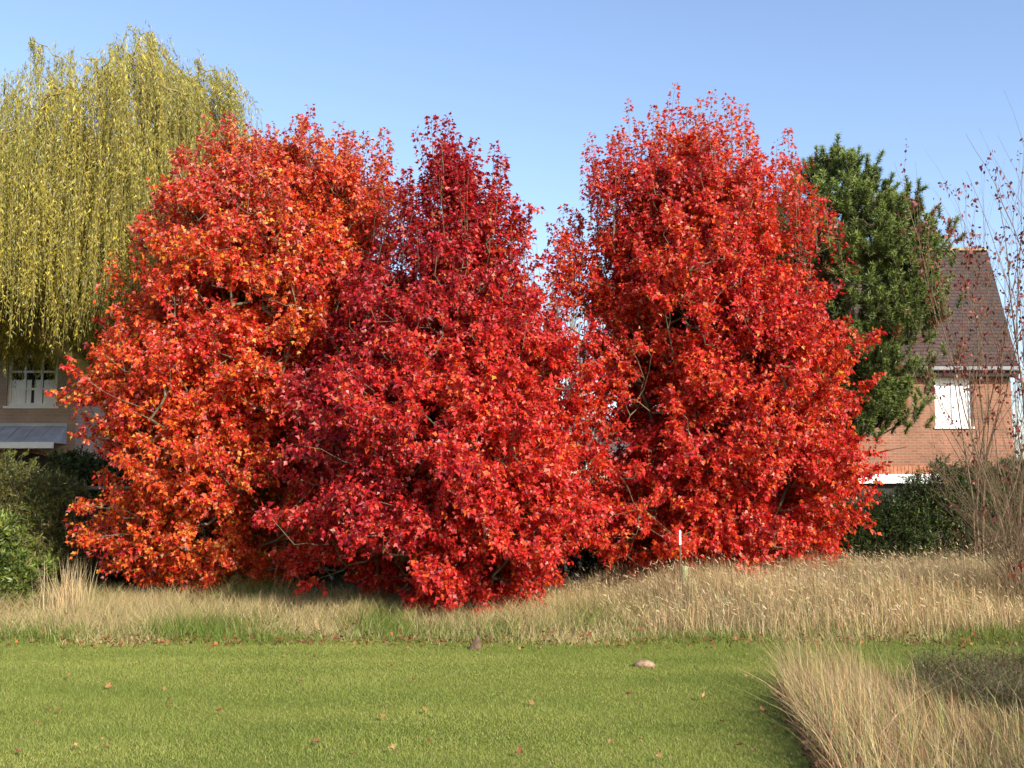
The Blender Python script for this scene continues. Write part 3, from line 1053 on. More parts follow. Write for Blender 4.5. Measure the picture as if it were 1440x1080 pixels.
def sparse_tree(name, label, base, stems, seed, leaf_n, wood, cat='tree', cols=None, kids=(2, 3), spread=.42, up=.28, lev=2, frac=.6, r0=.03):
    rng = np.random.default_rng(seed)
    out, tips = [], []
    base = np.asarray(base, float)
    for (tip, rr) in stems:
        rr *= .62
        v = np.asarray(tip) - base
        L = np.linalg.norm(v)
        grow(rng, base + rng.normal(0, .04, 3) * np.array([1, 1, 0]), v, L * frac, rr, lev, out, tips, spread, up, kids, .58, .085, 6)
    T = thing(name, label, cat, base)
    v, f = sticks(out, lambda l: l == lev, 7)
    mesh_np('stem', v - base, f, None, wood, T, True)
    v, f = sticks(out, lambda l: l < lev, 4)
    mesh_np('branches', v - base, f, None, wood, T)
    if leaf_n:
        seg = [o for o in out if o[4] <= 1]
        k = rng.choice(len(seg), leaf_n)
        # bunches of hanging leaves at some points only
        a = np.array([seg[i][0] for i in k])
        bb = np.array([seg[i][1] for i in k])
        c0 = a + (bb - a) * rng.uniform(0, 1, (leaf_n, 1))
        per = rng.integers(2, 8, leaf_n)
        pos = np.repeat(c0, per, 0) + rng.normal(0, .055, (per.sum(), 3))
        n = len(pos)
        d = nz(rng.normal(0, .6, (n, 3)) - UP * .9)
        V, F = scatter(np.array([(0, 0, 0), (.4, .45, .08), (0, 1, -.1), (-.4, .45, .08)]), LEAF4F, pos, d, rng.normal(size=(n, 3)), rng.uniform(.05, .09, n), rng.uniform(.04, .07, n))
        c = pick(rng, n, cols or [(.17, .035, .035), (.24, .055, .04), (.11, .03, .035), (.30, .11, .06)], [3, 2, 2, 1], .2)
        mesh_np('leaves', V - base, F, np.repeat(c, 4, 0), M_LEAF, T)
    return T


def bare_things():
    # nearly bare copper-leaved trees before the brick house
    Y = 17.6
    b = P(1382, 850, Y); b[2] = 0
    sparse_tree('ornamental_tree', 'slender nearly leafless tree with dark red leaf bunches before the white blind window', b,
                [(P(a, c, Y + d), r) for a, c, d, r in [(1302, 262, .1, .028), (1330, 232, -.3, .03), (1352, 255, .4, .026), (1386, 262, 0, .03), (1415, 285, .3, .024), (1318, 330, .5, .02), (1345, 330, -.6, .02)]], 61, 240, M_TAN, frac=.60, spread=.58, kids=(3, 4))
    Y = 16.6
    b = P(1430, 850, Y); b[2] = 0
    sparse_tree('ornamental_tree', 'nearly leafless tree with a stout grey trunk beside the tan twiggy bush', b,
                [(P(a, c, Y + d), r) for a, c, d, r in [(1432, 215, .1, .055), (1405, 290, -.3, .03), (1462, 240, .3, .04), (1418, 250, .6, .03), (1480, 300, 0, .035), (1380, 360, -.4, .022)]], 62, 280, M_TAN, frac=.60, spread=.58, kids=(3, 4))
    # tan leafless bush nearer the camera
    rng = np.random.default_rng(8)
    Y = 13.6
    b = P(1455, 880, Y); b[2] = 0
    st = []
    for i in range(56):
        st.append((P(rng.uniform(1310, 1560), rng.uniform(480, 740), Y + rng.uniform(-.8, .8)), rng.uniform(.007, .016)))
    sparse_tree('bare_bush', 'leafless tan twiggy bush fanning up behind the tall golden grass', b, st, 63, 40, M_TAN, 'bush', frac=.54, kids=(3, 4), spread=.5, up=.15)
    # low twigs reaching over the grass
    # grey bare tree seen in the gap between maples
    for k, (px, Y, lab, sd, tips) in enumerate([
        (752, 33., 'pale grey leafless tree filling the gap between the crimson and scarlet maples', 65, [(735, 320), (748, 305), (762, 318), (775, 340), (725, 350), (755, 350)]),
        (812, 35., 'pale grey leafless tree mostly hidden behind the edge of the scarlet maple', 66, [(790, 300), (805, 330), (780, 360), (825, 330), (840, 350)]),
        (1436, 40., 'bluish grey leafless tree far off beyond the corner of the tiled roof', 67, [(1405, 430), (1425, 400), (1445, 390), (1465, 410), (1490, 430)])]):
        b = P(px, 760, Y); b[2] = 0
        sparse_tree('bare_tree', lab, b, [(P(a, c, Y), .13 if k < 2 else .06) for a, c in tips], sd, 0, M_GREYBARK if k < 2 else M_TAN, frac=.48, kids=(3, 4), spread=.35, up=.3, lev=3)


bare_things()

# ------------------------------------------------------------------ hedges and shrubs
def sprays(rng, base, axis, L, K, Mn, lsize, lw, cols, wts, droop=.1, flat=.5, spread=.6):
    """feathery evergreen sprays: many small flat leaflets along short twigs"""
    C = len(base)
    ta = rng.uniform(.1, 1, (C, K))
    tb = base[:, None] + axis[:, None] * (L[:, None] * ta)[..., None]
    td = nz(axis[:, None] + rng.normal(0, spread, (C, K, 3)))
    tl = rng.uniform(.12, .28, (C, K)) * (1.15 - .5 * ta)
    u = (np.arange(Mn) + rng.uniform(0, 1, (C, K, Mn))) / Mn
    pos = tb[:, :, None] + td[:, :, None] * (tl[..., None] * u)[..., None] - UP * (droop * tl[..., None] * u ** 2)[..., None]
    sd = nz(rng.normal(size=pos.shape))
    d = nz(td[:, :, None] * .8 + sd * .7)
    n = nz(rng.normal(size=pos.shape) + UP * flat)
    cnt = pos.size // 3
    size = rng.uniform(.6, 1.3, cnt) * lsize
    V, F = scatter(LEAF4, LEAF4F, pos.reshape(-1, 3), d.reshape(-1, 3), n.reshape(-1, 3), size, size * lw)
    c = np.repeat(pick(rng, C * K, cols, wts, .2), Mn, 0) * np.exp(rng.normal(0, .12, (cnt, 1)))
    tipf = (.8 + .5 * u.reshape(-1, 1))
    wood = segs(base, base + axis * L[:, None], np.full(C, .010), np.full(C, .003), 3)
    return V, F, np.repeat(c * tipf, 4, 0), wood


def hedge(name, label, cat, poly_top, y0, y1, seed, n, cols, wts, L=(.3, .6), upb=.7, lsize=.055, lw=.28, base_loc=None, spread=.6):
    """poly_top: list of (x, top z); shrub mass between depths y0 and y1"""
    rng = np.random.default_rng(seed)
    tx, tz = np.array([p[0] for p in poly_top]), np.array([p[1] for p in poly_top])
    x = rng.uniform(tx[0], tx[-1], n)
    H = np.interp(x, tx, tz)
    yy = y0 + (y1 - y0) * rng.uniform(0, 1, n)
    # outside faces carry most of the sprays
    face = rng.uniform(0, 1, n)
    z = H * rng.uniform(.02, 1, n) ** .8
    mid, hw = (y0 + y1) / 2, (y1 - y0) / 2
    prof = np.sqrt(np.clip(1 - (z / np.maximum(H, .1)) ** 3.0, 0, 1)) * .9 + .1
    yy = np.where(face < .55, mid - hw * prof * rng.uniform(.8, 1.0, n), np.where(face < .72, mid + hw * prof, mid + hw * prof * rng.uniform(-1, 1, n)))
    z = np.where((face >= .72), H * rng.uniform(.5, 1.0, n), z)
    p = np.column_stack([x, yy, z])
    p += .12 * Noise(seed + 5, 3.0)(p)[:, None] * np.array([.5, -1, .6])
    p[:, 2] = np.maximum(p[:, 2], .03)
    out = nz(np.column_stack([rng.normal(0, .3, n), (p[:, 1] - mid) / hw * .8, np.zeros(n)]))
    ax = nz(out * (1 - upb * .5) + UP * upb + rng.normal(0, .25, (n, 3)))
    Ls = rng.uniform(L[0], L[1], n)
    V, F, C, wood = sprays(rng, p - ax * (Ls * .7)[:, None], ax, Ls, 6, 12, lsize, lw, cols, wts, spread=spread)
    b = np.array([(tx[0] + tx[-1]) / 2, mid, 0])
    T = thing(name, label, cat, b)
    mesh_np('foliage', V - b, F, C, M_NEEDLE, T)
    # main stems rising out of the ground
    ns = max(4, int((tx[-1] - tx[0]) / .35))
    sx = np.linspace(tx[0] + .15, tx[-1] - .15, ns) + rng.normal(0, .05, ns)
    s0 = np.column_stack([sx, np.full(ns, mid) + rng.normal(0, .1, ns), np.full(ns, -.05)])
    s1 = s0 + np.column_stack([rng.normal(0, .12, ns), rng.normal(0, .12, ns), np.interp(sx, tx, tz) * .8])
    stems = segs(s0, s1, np.full(ns, .035), np.full(ns, .012), 6)
    v, f = join([wood, stems])
    mesh_np('stems', v - b, f, None, M_DARKBARK, T)
    return T


def shrubs():
    dk = [(.035, .055, .014), (.055, .08, .02), (.025, .04, .012), (.085, .105, .025)]
    Y = 18.9
    X = lambda px, y=Y: P(px, 700, y)[0]
    Zt = lambda py, y=Y: P(720, py, y)[2]
    hedge('hedge', 'dark evergreen hedge below the brick house behind the tall golden grass', 'hedge',
          [(X(1150), Zt(735)), (X(1205), Zt(712)), (X(1250), Zt(706)), (X(1285), Zt(696)), (X(1312), Zt(668)), (X(1338), Zt(650)), (X(1370), Zt(660)), (X(1420), Zt(655)), (X(1500), Zt(640)), (X(1580), Zt(650))], Y - .2, Y + 1.4, 71, 2600, dk, [3, 3, 2, 1.4], (.3, .6), .75)
    Yb = 20.6
    hedge('hedge', 'shaded dark hedge running behind the maple trunks', 'hedge',
          [(P(78, 700, Yb)[0], 2.35), (P(150, 700, Yb)[0], 2.3), (P(230, 700, Yb)[0], 1.7), (P(300, 700, Yb)[0], 1.55), (P(600, 700, Yb)[0], 1.6), (P(800, 700, Yb)[0], 1.75), (P(1000, 700, Yb)[0], 1.7), (P(1175, 700, Yb)[0], 1.6)], Yb - .6, Yb + .8, 72, 6200, dk, [3, 3, 3, 1], (.25, .5), .6, .07, .34)
    Yl = 18.2
    X2 = lambda px: P(px, 700, Yl)[0]
    Z2 = lambda py: P(720, py, Yl)[2]
    hedge('conifer_bush', 'olive green feathery conifer bush in front of the arched doorway', 'bush',
          [(X2(-150), Z2(660)), (X2(-60), Z2(650)), (X2(0), Z2(645)), (X2(20), Z2(645)), (X2(55), Z2(678)), (X2(85), Z2(682)), (X2(112), Z2(695)), (X2(135), Z2(760))], Yl - .7, Yl + .9, 73, 1500,
          [(.075, .085, .02), (.11, .115, .025), (.05, .06, .016), (.15, .14, .035)], [3, 3, 2, 1], (.4, .8), .95, .06, .22, spread=.45)
    Yf = 15.6
    X3 = lambda px: P(px, 700, Yf)[0]
    Z3 = lambda py: P(720, py, Yf)[2]
    hedge('green_shrub', 'small bright green shrub at the foot of the olive conifer bush', 'bush',
          [(X3(-80), Z3(745)), (X3(-20), Z3(728)), (X3(15), Z3(735)), (X3(38), Z3(770)), (X3(60), Z3(815))], Yf - .5, Yf + .5, 74, 420,
          [(.095, .125, .022), (.14, .17, .035), (.06, .085, .018)], [3, 2, 2], (.25, .45), .7, .085, .26)
    # pale ivy-leaved sprig by the middle trunk and a low green shrub under it
    rng = np.random.default_rng(75)
    for (px, py, Y, lab, cols, nm, rad, n) in [
        (612, 868, 14.5, 'pale yellowish green ivy sprig at the foot of the crimson maple', [(.33, .33, .13), (.25, .27, .09)], 'ivy_plant', (.16, .12, .26), 190),
        (685, 850, 15.7, 'dark leafy green sapling in the shade under the crimson maple', [(.06, .13, .02), (.16, .26, .03), (.05, .09, .02)], 'leafy_sapling', (.42, .3, .55), 420)]:
        b = P(px, py, Y); b[2] = 0
        p = rng.normal(0, .5, (n, 3)) * np.array(rad) + np.array([0, 0, rad[2] * .9])
        p[:, 2] = np.abs(p[:, 2])
        T = thing(nm, lab, 'plant', b)
        V, F = scatter(np.array([(0, 0, 0), (.42, .35, .05), (.3, .7, 0), (0, 1, -.1), (-.3, .7, 0), (-.42, .35, .05)]), MAPLE_F, p, rng.normal(0, 1, (n, 3)) - UP * .3, rng.normal(0, .6, (n, 3)) + UP * .6 - np.array([0, .5, 0]), rng.uniform(.045, .085, n))
        mesh_np('leaves', V, F, np.repeat(pick(rng, n, cols, [1] * len(cols)), 6, 0), M_LEAF, T)
        k = 14
        v, f = segs(np.zeros((k, 3)) + rng.normal(0, .03, (k, 3)) * np.array([1, 1, 0]), p[:k], np.full(k, .006), np.full(k, .003), 4)
        mesh_np('stems', v, f, None, M_TAN, T)
    # dry tuft at the far side of the lawn
    b = P(96, 838, 14.6); b[2] = 0
    T = thing('grass_tuft', 'tall bleached dry grass tuft standing in front of the olive conifer bush', 'grass tuft', b)
    n = 260
    base = rng.normal(0, .10, (n, 3)) * np.array([1.5, 1, 0])
    h = rng.uniform(.3, .92, n)
    V, F, nv = blades(rng, base, h, rng.uniform(.006, .011, n), h * np.abs(rng.normal(.18, .14, n)), rng.uniform(0, 6.28, n), 4)
    mesh_np('blades', V, F, np.repeat(pick(rng, n, [(.56, .44, .24), (.62, .5, .3), (.42, .32, .17)], [2, 2, 1]), nv, 0), M_STRAW, T)


shrubs()

# ------------------------------------------------------------------ houses
M_BRICK = brick_mat('orange_brick', (.30, .125, .07), (.23, .095, .055), (.28, .18, .12))
M_BRICKD = brick_mat('brown_brick', (.44, .29, .21), (.38, .24, .17), (.40, .32, .25))
M_TILE = brick_mat('roof_tile', (.075, .036, .028), (.046, .025, .021), (.014, .011, .010), .24, .105, .014, 1, .8, .9, .5)
M_TILE2 = brick_mat('roof_tile_dull', (.11, .07, .055), (.08, .055, .045), (.025, .02, .02), .24, .15, .014, 1, .8, .9, .5)
M_WHITE = plain('white_paint', (.80, .80, .77), .45, .4, .04)
M_BLIND = plain('window_blind', (.84, .84, .82), .6, .3, .03)
M_GLASS = plain('dark_glass', (.018, .022, .026), .06, .6, .2)
M_LEAD = plain('lead_sheet', (.42, .43, .46), .5, .5, .2, 3)
M_RENDER = plain('pale_render', (.52, .43, .28), .9, .2, .12, 2)
M_SLATE = brick_mat('slate', (.13, .115, .11), (.10, .085, .085), (.03, .03, .035), .28, .18, .012, 1, .7, .6, .3)
M_DARK = plain('dark_interior', (.012, .011, .010), .9, .1, .2)
M_RIDGE = plain('ridge_mortar', (.36, .30, .20), .9, .2, .3, 4)
M_WOOD = noise_mat('weathered_wood', (.16, .12, .08), (.30, .24, .16), 8, .85, 6, .4, (1, 1, .2))
M_SHADE = plain('shade_dark', (.035, .03, .028), .8, .2, .1)  # shadow under the eave put into the colour; both doorways share it
M_GUTTER = plain('grey_gutter', (.20, .20, .20), .5, .4, .1)


def wall_open(mb, x0, x1, z0, z1, y, ops, rev=.10, th=.25):
    """front wall sheet at y with real openings and reveals; ops: (xa, xb, za, zb)"""
    xs = sorted({x0, x1, *[o[0] for o in ops], *[o[1] for o in ops]})
    zs = sorted({z0, z1, *[o[2] for o in ops], *[o[3] for o in ops]})
    for i in range(len(xs) - 1):
        for j in range(len(zs) - 1):
            cx, cz = (xs[i] + xs[i + 1]) / 2, (zs[j] + zs[j + 1]) / 2
            if any(o[0] < cx < o[1] and o[2] < cz < o[3] for o in ops):
                continue
            mb.poly([(xs[i], y, zs[j]), (xs[i + 1], y, zs[j]), (xs[i + 1], y, zs[j + 1]), (xs[i], y, zs[j + 1])])
    for a, b, c, d in ops:
        for q in ([(a, y, c), (a, y, d), (a, y + th, d), (a, y + th, c)], [(b, y, c), (b, y + th, c), (b, y + th, d), (b, y, d)],
                  [(a, y, c), (a, y + th, c), (b, y + th, c), (b, y, c)], [(a, y, d), (b, y, d), (b, y + th, d), (a, y + th, d)]):
            mb.poly(q)


def window(parent, xa, xb, za, zb, y, cols, rows, pane_mat, fw=.05, bar=.026, curtain=False, off=np.zeros(3)):
    """a window in a reveal: frame (with bars), pane, sill"""
    f = MB()
    yf, yb = y + .05, y + .11
    f.box((xa, yf, za), (xa + fw, yb, zb)).box((xb - fw, yf, za), (xb, yb, zb))
    f.box((xa + fw, yf, za), (xb - fw, yb, za + fw)).box((xa + fw, yf, zb - fw), (xb - fw, yb, zb))
    for i in range(1, cols):
        x = xa + (xb - xa) * i / cols
        bw = bar if i * 2 != cols else bar * 1.8
        f.box((x - bw / 2, yf + .006, za + fw), (x + bw / 2, yb - .012, zb - fw))
    for j in range(1, rows):
        z = za + (zb - za) * j / rows
        f.box((xa + fw, yf + .010, z - bar / 2), (xb - fw, yb - .016, z + bar / 2))
    win = f.build('window', M_WHITE, parent)
    g = MB()
    g.box((xa + fw * .6, y + .085, za + fw * .6), (xb - fw * .6, y + .095, zb - fw * .6))
    g.build('pane', pane_mat, win)
    s = MB()
    s.box((xa - .05, y - .05, za - .055), (xb + .05, y + .05, za - .003))
    s.build('sill', M_WHITE, win)
    if curtain:
        c = MB()
        for (a, b) in ((xa + fw, xa + (xb - xa) * .31), (xa + (xb - xa) * .36, xa + (xb - xa) * .46), (xa + (xb - xa) * .52, xa + (xb - xa) * .64), (xb - (xb - xa) * .30, xb - fw)):
            k = 8
            for i in range(k):
                u0, u1 = a + (b - a) * i / k, a + (b - a) * (i + 1) / k
                h = .44 + .02 * ((i * 7) % 5) / 5
                c.poly([(u0, y + .080 - .004 * (i % 2), za + fw), (u1, y + .080 - .004 * ((i + 1) % 2), za + fw), (u1, y + .080 - .004 * ((i + 1) % 2), za + fw + (zb - za) * h), (u0, y + .080 - .004 * (i % 2), za + fw + (zb - za) * h)])
        c.build('curtain', M_BLIND, win)
    return win


def house_right():
    Y = 30.0
    X = lambda px: float(P(px, 600, Y)[0])
    Z = lambda py: float(P(720, py, Y)[2])
    x0, x1 = X(1085), X(1424)
    ze = Z(516)
    T = thing('brick_house', 'orange brick house with a steep dark tiled roof and a white blind window', 'house', (0, 0, 0))
    T.location = (x0, Y, 0)
    ox = x0
    L = lambda px: X(px) - ox
    wa = (L(1316), L(1368), Z(600), Z(528))
    wb = (L(1164), L(1210), Z(604), Z(530))
    ga = (L(1150), L(1312), -.05, Z(680))
    w = MB()
    W = x1 - x0
    wall_open(w, 0, W, -.05, ze, 0, [wa, wb, ga])
    D = 7.0
    w.poly([(W, 0, -.05), (W, D, -.05), (W, D, ze), (W, 0, ze)])
    w.poly([(0, D, -.05), (0, 0, -.05), (0, 0, ze), (0, D, ze)])
    w.poly([(W, D, -.05), (0, D, -.05), (0, D, ze), (W, D, ze)])
    # gable ends under the steep roof
    zr = float(P(720, 352, Y + 1.35)[2])
    for xx in (0, W):
        w.poly([(xx, 0, ze), (xx, D, ze), (xx, D - 1.35, zr - .06), (xx, 1.35, zr - .06)])
    w.build('wall', M_BRICK, T)
    # soldier course above the garage beam
    s = MB()
    n = 34
    for i in range(n):
        a = ga[0] - .2 + (ga[1] - ga[0] + .3) * i / n
        b = a + (ga[1] - ga[0] + .3) / n - .012
        s.box((a, -.012, Z(667) + .002), (b, .02, Z(667) + .23))
    s.build('brick_course', plain('soldier_brick', (.36, .15, .08), .9, .2, .3, 9), T)
    bm = MB()
    bm.box((ga[0] - .25, -.10, Z(680)), (ga[1] + .12, .0, Z(667)))
    bm.build('door_beam', M_WHITE, T, .008)
    g = MB()
    npl = 14
    for i in range(npl):
        a = ga[0] + (ga[1] - ga[0]) * i / npl
        g.box((a + .004, .12, 0), (a + (ga[1] - ga[0]) / npl - .004, .16, ga[3] - .01))
    g.build('garage_door', M_SHADE, T)
    window(T, *wa, 0, 2, 1, M_BLIND, .06, .03)
    window(T, *wb, 0, 2, 1, M_BLIND, .06, .03)
    # roof: steep tiled slopes with a shallow cap
    r = MB()
    e, zl = .12, ze - .06
    f0 = [(-e, -.30, zl), (W + e, -.30, zl), (W + e, 1.33, zr), (-e, 1.33, zr)]
    f1 = [(-e, -.30, zl - .07), (W + e, -.30, zl - .07), (W + e, 1.40, zr - .07), (-e, 1.40, zr - .07)]
    b0 = [(W + e, D + .30, zl), (-e, D + .30, zl), (-e, D - 1.33, zr), (W + e, D - 1.33, zr)]
    r.poly(f0)
    r.poly(b0)
    r.poly([f0[3], f0[2], b0[3], b0[2]])
    r.poly([f1[1], f1[0], f1[3], f1[2]])
    r.poly([f0[0], f1[0], f1[1], f0[1]])
    r.poly([f0[1], f1[1], f1[2], f0[2]])
    r.poly([f0[0], f0[3], f1[3], f1[0]])
    roof = r.build('roof', M_TILE, T)
    rd = MB()
    k = 22
    for i in range(k):
        a = -e + (W + 2 * e) * i / k
        b = a + (W + 2 * e) / k - (.03 if i % 2 else .012)
        rd.box((a, 1.22, zr - .03), (b, 1.46, zr + .055 + .012 * (i % 3 == 0)))
    rd.build('ridge', M_RIDGE, roof, .01)
    gu = MB()
    gu.box((-e, -.42, zl - .08), (W + e, -.31, zl + .03))
    gu.build('gutter', M_GUTTER, T, .02)
    so = MB()
    so.box((-e + .02, -.29, zl - .24), (W + e - .02, -.003, zl - .08))
    so.build('soffit', M_SHADE, T)  # eave underside, coloured as dark as its shadow


def house_left():
    Y = 24.8
    X = lambda px: float(P(px, 600, Y)[0])
    Z = lambda py: float(P(720, py, Y)[2])
    x1 = X(107)
    x0 = x1 - 9.0
    ze = 5.4
    T = thing('brick_house', 'brown brick house with an arched doorway and white window under the willow strands', 'house', (0, 0, 0))
    T.location = (x1, Y, 0)
    L = lambda px: X(px) - x1
    wa = (L(7), L(78), Z(571), Z(498))
    wb = (L(7) - 3.2, L(78) - 3.2, Z(571), Z(498))
    cxa, ra = (L(-25) + L(82)) / 2, (L(82) - L(-25)) / 2
    zs, zt = Z(655), Z(634)
    w = MB()
    wall_open(w, x0 - x1, 0, zt, ze, 0, [wa, wb])
    # wall with an arched opening below
    n = 16
    xs = [cxa - ra + 2 * ra * i / n for i in range(n + 1)]
    zc = [zs + (zt - .03 - zs) * math.sqrt(max(0, 1 - ((x - cxa) / ra) ** 2)) for x in xs]
    w.poly([(x0 - x1, 0, -.05), (xs[0], 0, -.05), (xs[0], 0, zt), (x0 - x1, 0, zt)])
    w.poly([(xs[-1], 0, -.05), (0, 0, -.05), (0, 0, zt), (xs[-1], 0, zt)])
    for i in range(n):
        w.poly([(xs[i], 0, zc[i]), (xs[i + 1], 0, zc[i + 1]), (xs[i + 1], 0, zt), (xs[i], 0, zt)])
        w.poly([(xs[i], 0, zc[i]), (xs[i], .5, zc[i]), (xs[i + 1], .5, zc[i + 1]), (xs[i + 1], 0, zc[i + 1])])
    w.poly([(xs[0], 0, -.05), (xs[0], .5, -.05), (xs[0], .5, zc[0]), (xs[0], 0, zc[0])])
    w.poly([(xs[-1], 0, -.05), (xs[-1], 0, zc[-1]), (xs[-1], .5, zc[-1]), (xs[-1], .5, -.05)])
    D = 7.0
    a = x0 - x1
    w.poly([(0, 0, -.05), (0, D, -.05), (0, D, ze), (0, D / 2, 8.2), (0, 0, ze)])
    w.poly([(a, D, -.05), (a, 0, -.05), (a, 0, ze), (a, D / 2, 8.2), (a, D, ze)])
    w.poly([(0, D, -.05), (a, D, -.05), (a, D, ze), (0, D, ze)])
    w.build('wall', M_BRICKD, T)
    d = MB()
    d.box((cxa - ra - .05, .52, -.05), (cxa + ra + .05, .60, zt))
    for i in range(5):
        d.box((cxa - ra + .1 + i * ra * .38, .49, 0), (cxa - ra + .1 + i * ra * .38 + ra * .33, .52, zs))
    d.build('door', M_SHADE, T)
    # arch ring of darker bricks
    ar = MB()
    m = 26
    for i in range(m):
        t0, t1 = math.pi * i / m, math.pi * (i + .88) / m
        h = zt - .03 - zs
        pts = []
        for t, s in ((t0, 0), (t1, 0), (t1, .10), (t0, .10)):
            pts.append((cxa + (ra + s) * math.cos(t), -.012, zs + (h + s * .8) * math.sin(t)))
        ar.poly(pts)
    ar.build('arch', plain('arch_brick', (.20, .10, .07), .9, .2, .3, 9), T)
    window(T, *wa, 0, 3, 3, M_GLASS, .075, .05, True)
    window(T, *wb, 0, 3, 3, M_GLASS, .075, .05, True)
    # lead canopy between the storeys
    c = MB()
    za, zb, ya = Z(624), Z(600), -.75
    xa, xb = x0 - x1 + .3, L(95)
    c.poly([(xa, ya, za), (xb, ya, za), (xb, -.003, zb), (xa, -.003, zb)])
    c.poly([(xa, -.003, za - .01), (xb, -.003, za - .01), (xb, ya, za - .01), (xa, ya, za - .01)])
    c.poly([(xb, ya, za - .01), (xb, -.003, za - .01), (xb, -.003, zb), (xb, ya, za)])
    can = c.build('porch_roof', M_LEAD, T)
    s = MB()
    k = int((xb - xa) / .36)
    sl = (zb - za) / (.747)
    for i in range(k + 1):
        x = xb - .02 - i * .36
        s.poly([(x - .015, ya - .004, za + .022), (x + .015, ya - .004, za + .022), (x + .015, -.01, zb + .022), (x - .015, -.01, zb + .022)])
        s.poly([(x + .015, ya - .004, za - .01), (x + .015, -.01, zb - .01), (x + .015, -.01, zb + .022), (x + .015, ya - .004, za + .022)])
        s.poly([(x - .015, ya - .004, za - .01), (x - .015, ya - .004, za + .022), (x - .015, -.01, zb + .022), (x - .015, -.01, zb - .01)])
        s.poly([(x - .015, ya - .004, za - .01), (x + .015, ya - .004, za - .01), (x + .015, ya - .004, za + .022), (x - .015, ya - .004, za + .022)])
    s.build('lead_roll', M_LEAD, can)
    fa = MB()
    fa.box((xa, ya - .03, za - .14), (xb + .02, ya, za + .002))
    fa.build('fascia', M_WHITE, T, .006)
    fl = MB()
    fl.box((xa, -.03, zb + .004), (xb, -.003, zb + .08))
    fl.build('flashing', M_LEAD, T)
    r = MB()
    for y0, y1 in ((-.35, D / 2), (D + .35, D / 2)):
        sgn = 1 if y0 < y1 else -1
        sl = (8.2 - ze) / (D / 2)
        zl = ze - .35 * sl
        pts = [(a - .2, y0, zl + .12), (.2, y0, zl + .12), (.2, y1, 8.32), (a - .2, y1, 8.32)]
        low = [(p[0], p[1], p[2] - .1) for p in pts]
        r.poly(pts if sgn > 0 else pts[::-1])
        r.poly(low[::-1])
        for i in range(4):
            r.poly([pts[i], low[i], low[(i + 1) % 4], pts[(i + 1) % 4]])
    roof = r.build('roof', M_TILE2, T)
    ch = MB()
    ch.box((a / 2 - .4, D / 2 - .3, 7.9), (a / 2 + .4, D / 2 + .3, 9.2))
    ch.box((a / 2 - .46, D / 2 - .36, 9.2), (a / 2 + .46, D / 2 + .36, 9.3))
    ch.build('chimney', M_BRICKD, roof)


def house_mid():
    Y = 34.0
    X = lambda px: float(P(px, 640, Y)[0])
    Z = lambda py: float(P(720, py, Y)[2])
    T = thing('bungalow', 'low pale rendered bungalow with a slate roof glimpsed behind the maples', 'house', (X(640), Y, 0))
    o = X(640)
    W = X(905) - o
    ze, zr = Z(640), Z(585)
    D = 6.0
    ops = [(X(690) - o, X(720) - o, Z(668), Z(646)), (X(812) - o, X(838) - o, Z(672), Z(646))]
    w = MB()
    wall_open(w, 0, W, -.05, ze, 0, ops)
    w.poly([(W, 0, -.05), (W, D, -.05), (W, D, ze), (W, D / 2, zr), (W, 0, ze)])
    w.poly([(0, D, -.05), (0, 0, -.05), (0, 0, ze), (0, D / 2, zr), (0, D, ze)])
    w.poly([(W, D, -.05), (0, D, -.05), (0, D, ze), (W, D, ze)])
    w.build('wall', M_RENDER, T)
    for op in ops:
        window(T, *op, 0, 2, 1, M_GLASS)
    r = MB()
    sl = (zr - ze) / (D / 2)
    for y0 in (-.3, D + .3):
        pts = [(-.2, y0, ze - .3 * sl + .1), (W + .2, y0, ze - .3 * sl + .1), (W + .2, D / 2, zr + .1), (-.2, D / 2, zr + .1)]
        low = [(p[0], p[1], p[2] - .08) for p in pts]
        r.poly(pts)
        r.poly(low[::-1])
        for i in range(4):
            r.poly([pts[i], low[i], low[(i + 1) % 4], pts[(i + 1) % 4]])
    r.build('roof', M_SLATE, T)


house_right()
house_left()
house_mid()


# rail fence glimpsed past the orange maple
def fence():
    Y = 19.6
    a, b = P(78, 686, Y), P(330, 686, Y)
    T = thing('rail_fence', 'thin weathered wooden rail fence beside the olive conifer bush', 'fence', (a[0], Y, 0))
    L = b[0] - a[0]
    z = a[2]
    m = MB().box((-1.2, -.02, z - .03), (L, .02, z + .03))
    m.build('rail', M_WOOD, T, .006)
    m = MB().box((-1.2, -.015, z - .72), (L, .025, z - .66))
    m.build('rail', M_WOOD, T, .006)
    for i in range(4):
        x = -1.1 + i * (L + 1.0) / 3
        MB().box((x - .05, .022, -.1), (x + .05, .12, z + .12)).build('post', M_WOOD, T, .008)


fence()


# ------------------------------------------------------------------ small things on and by the lawn
def rock(name, label, cat, loc, sx, sy, sz, mat, seed, rotz=0, taper=0.0):
    import bmesh
    bm = bmesh.new()
    bmesh.ops.create_icosphere(bm, subdivisions=3, radius=1)
    nf, nf2 = Noise(seed, 1.6), Noise(seed + 1, 5)
    for v in bm.verts:
        c = np.array(v.co)
        k = 1 + .22 * float(nf(c[None])[0]) + .07 * float(nf2(c[None])[0])
        c[:2] *= 1 - taper * max(0, c[2])
        c[0] += taper * .5 * max(0, c[2])
        v.co = (c[0] * k * sx, c[1] * k * sy, max(c[2] * k, -.35) * sz)
    me = bpy.data.meshes.new(name)
    bm.to_mesh(me)
    bm.free()
    for p in me.polygons:
        p.use_smooth = True
    me.materials.append(mat)
    o = bpy.data.objects.new(name, me)
    COL.objects.link(o)
    o.location = [float(v) for v in loc]
    o.rotation_euler = (0, 0, rotz)
    return tag(o, label, cat)


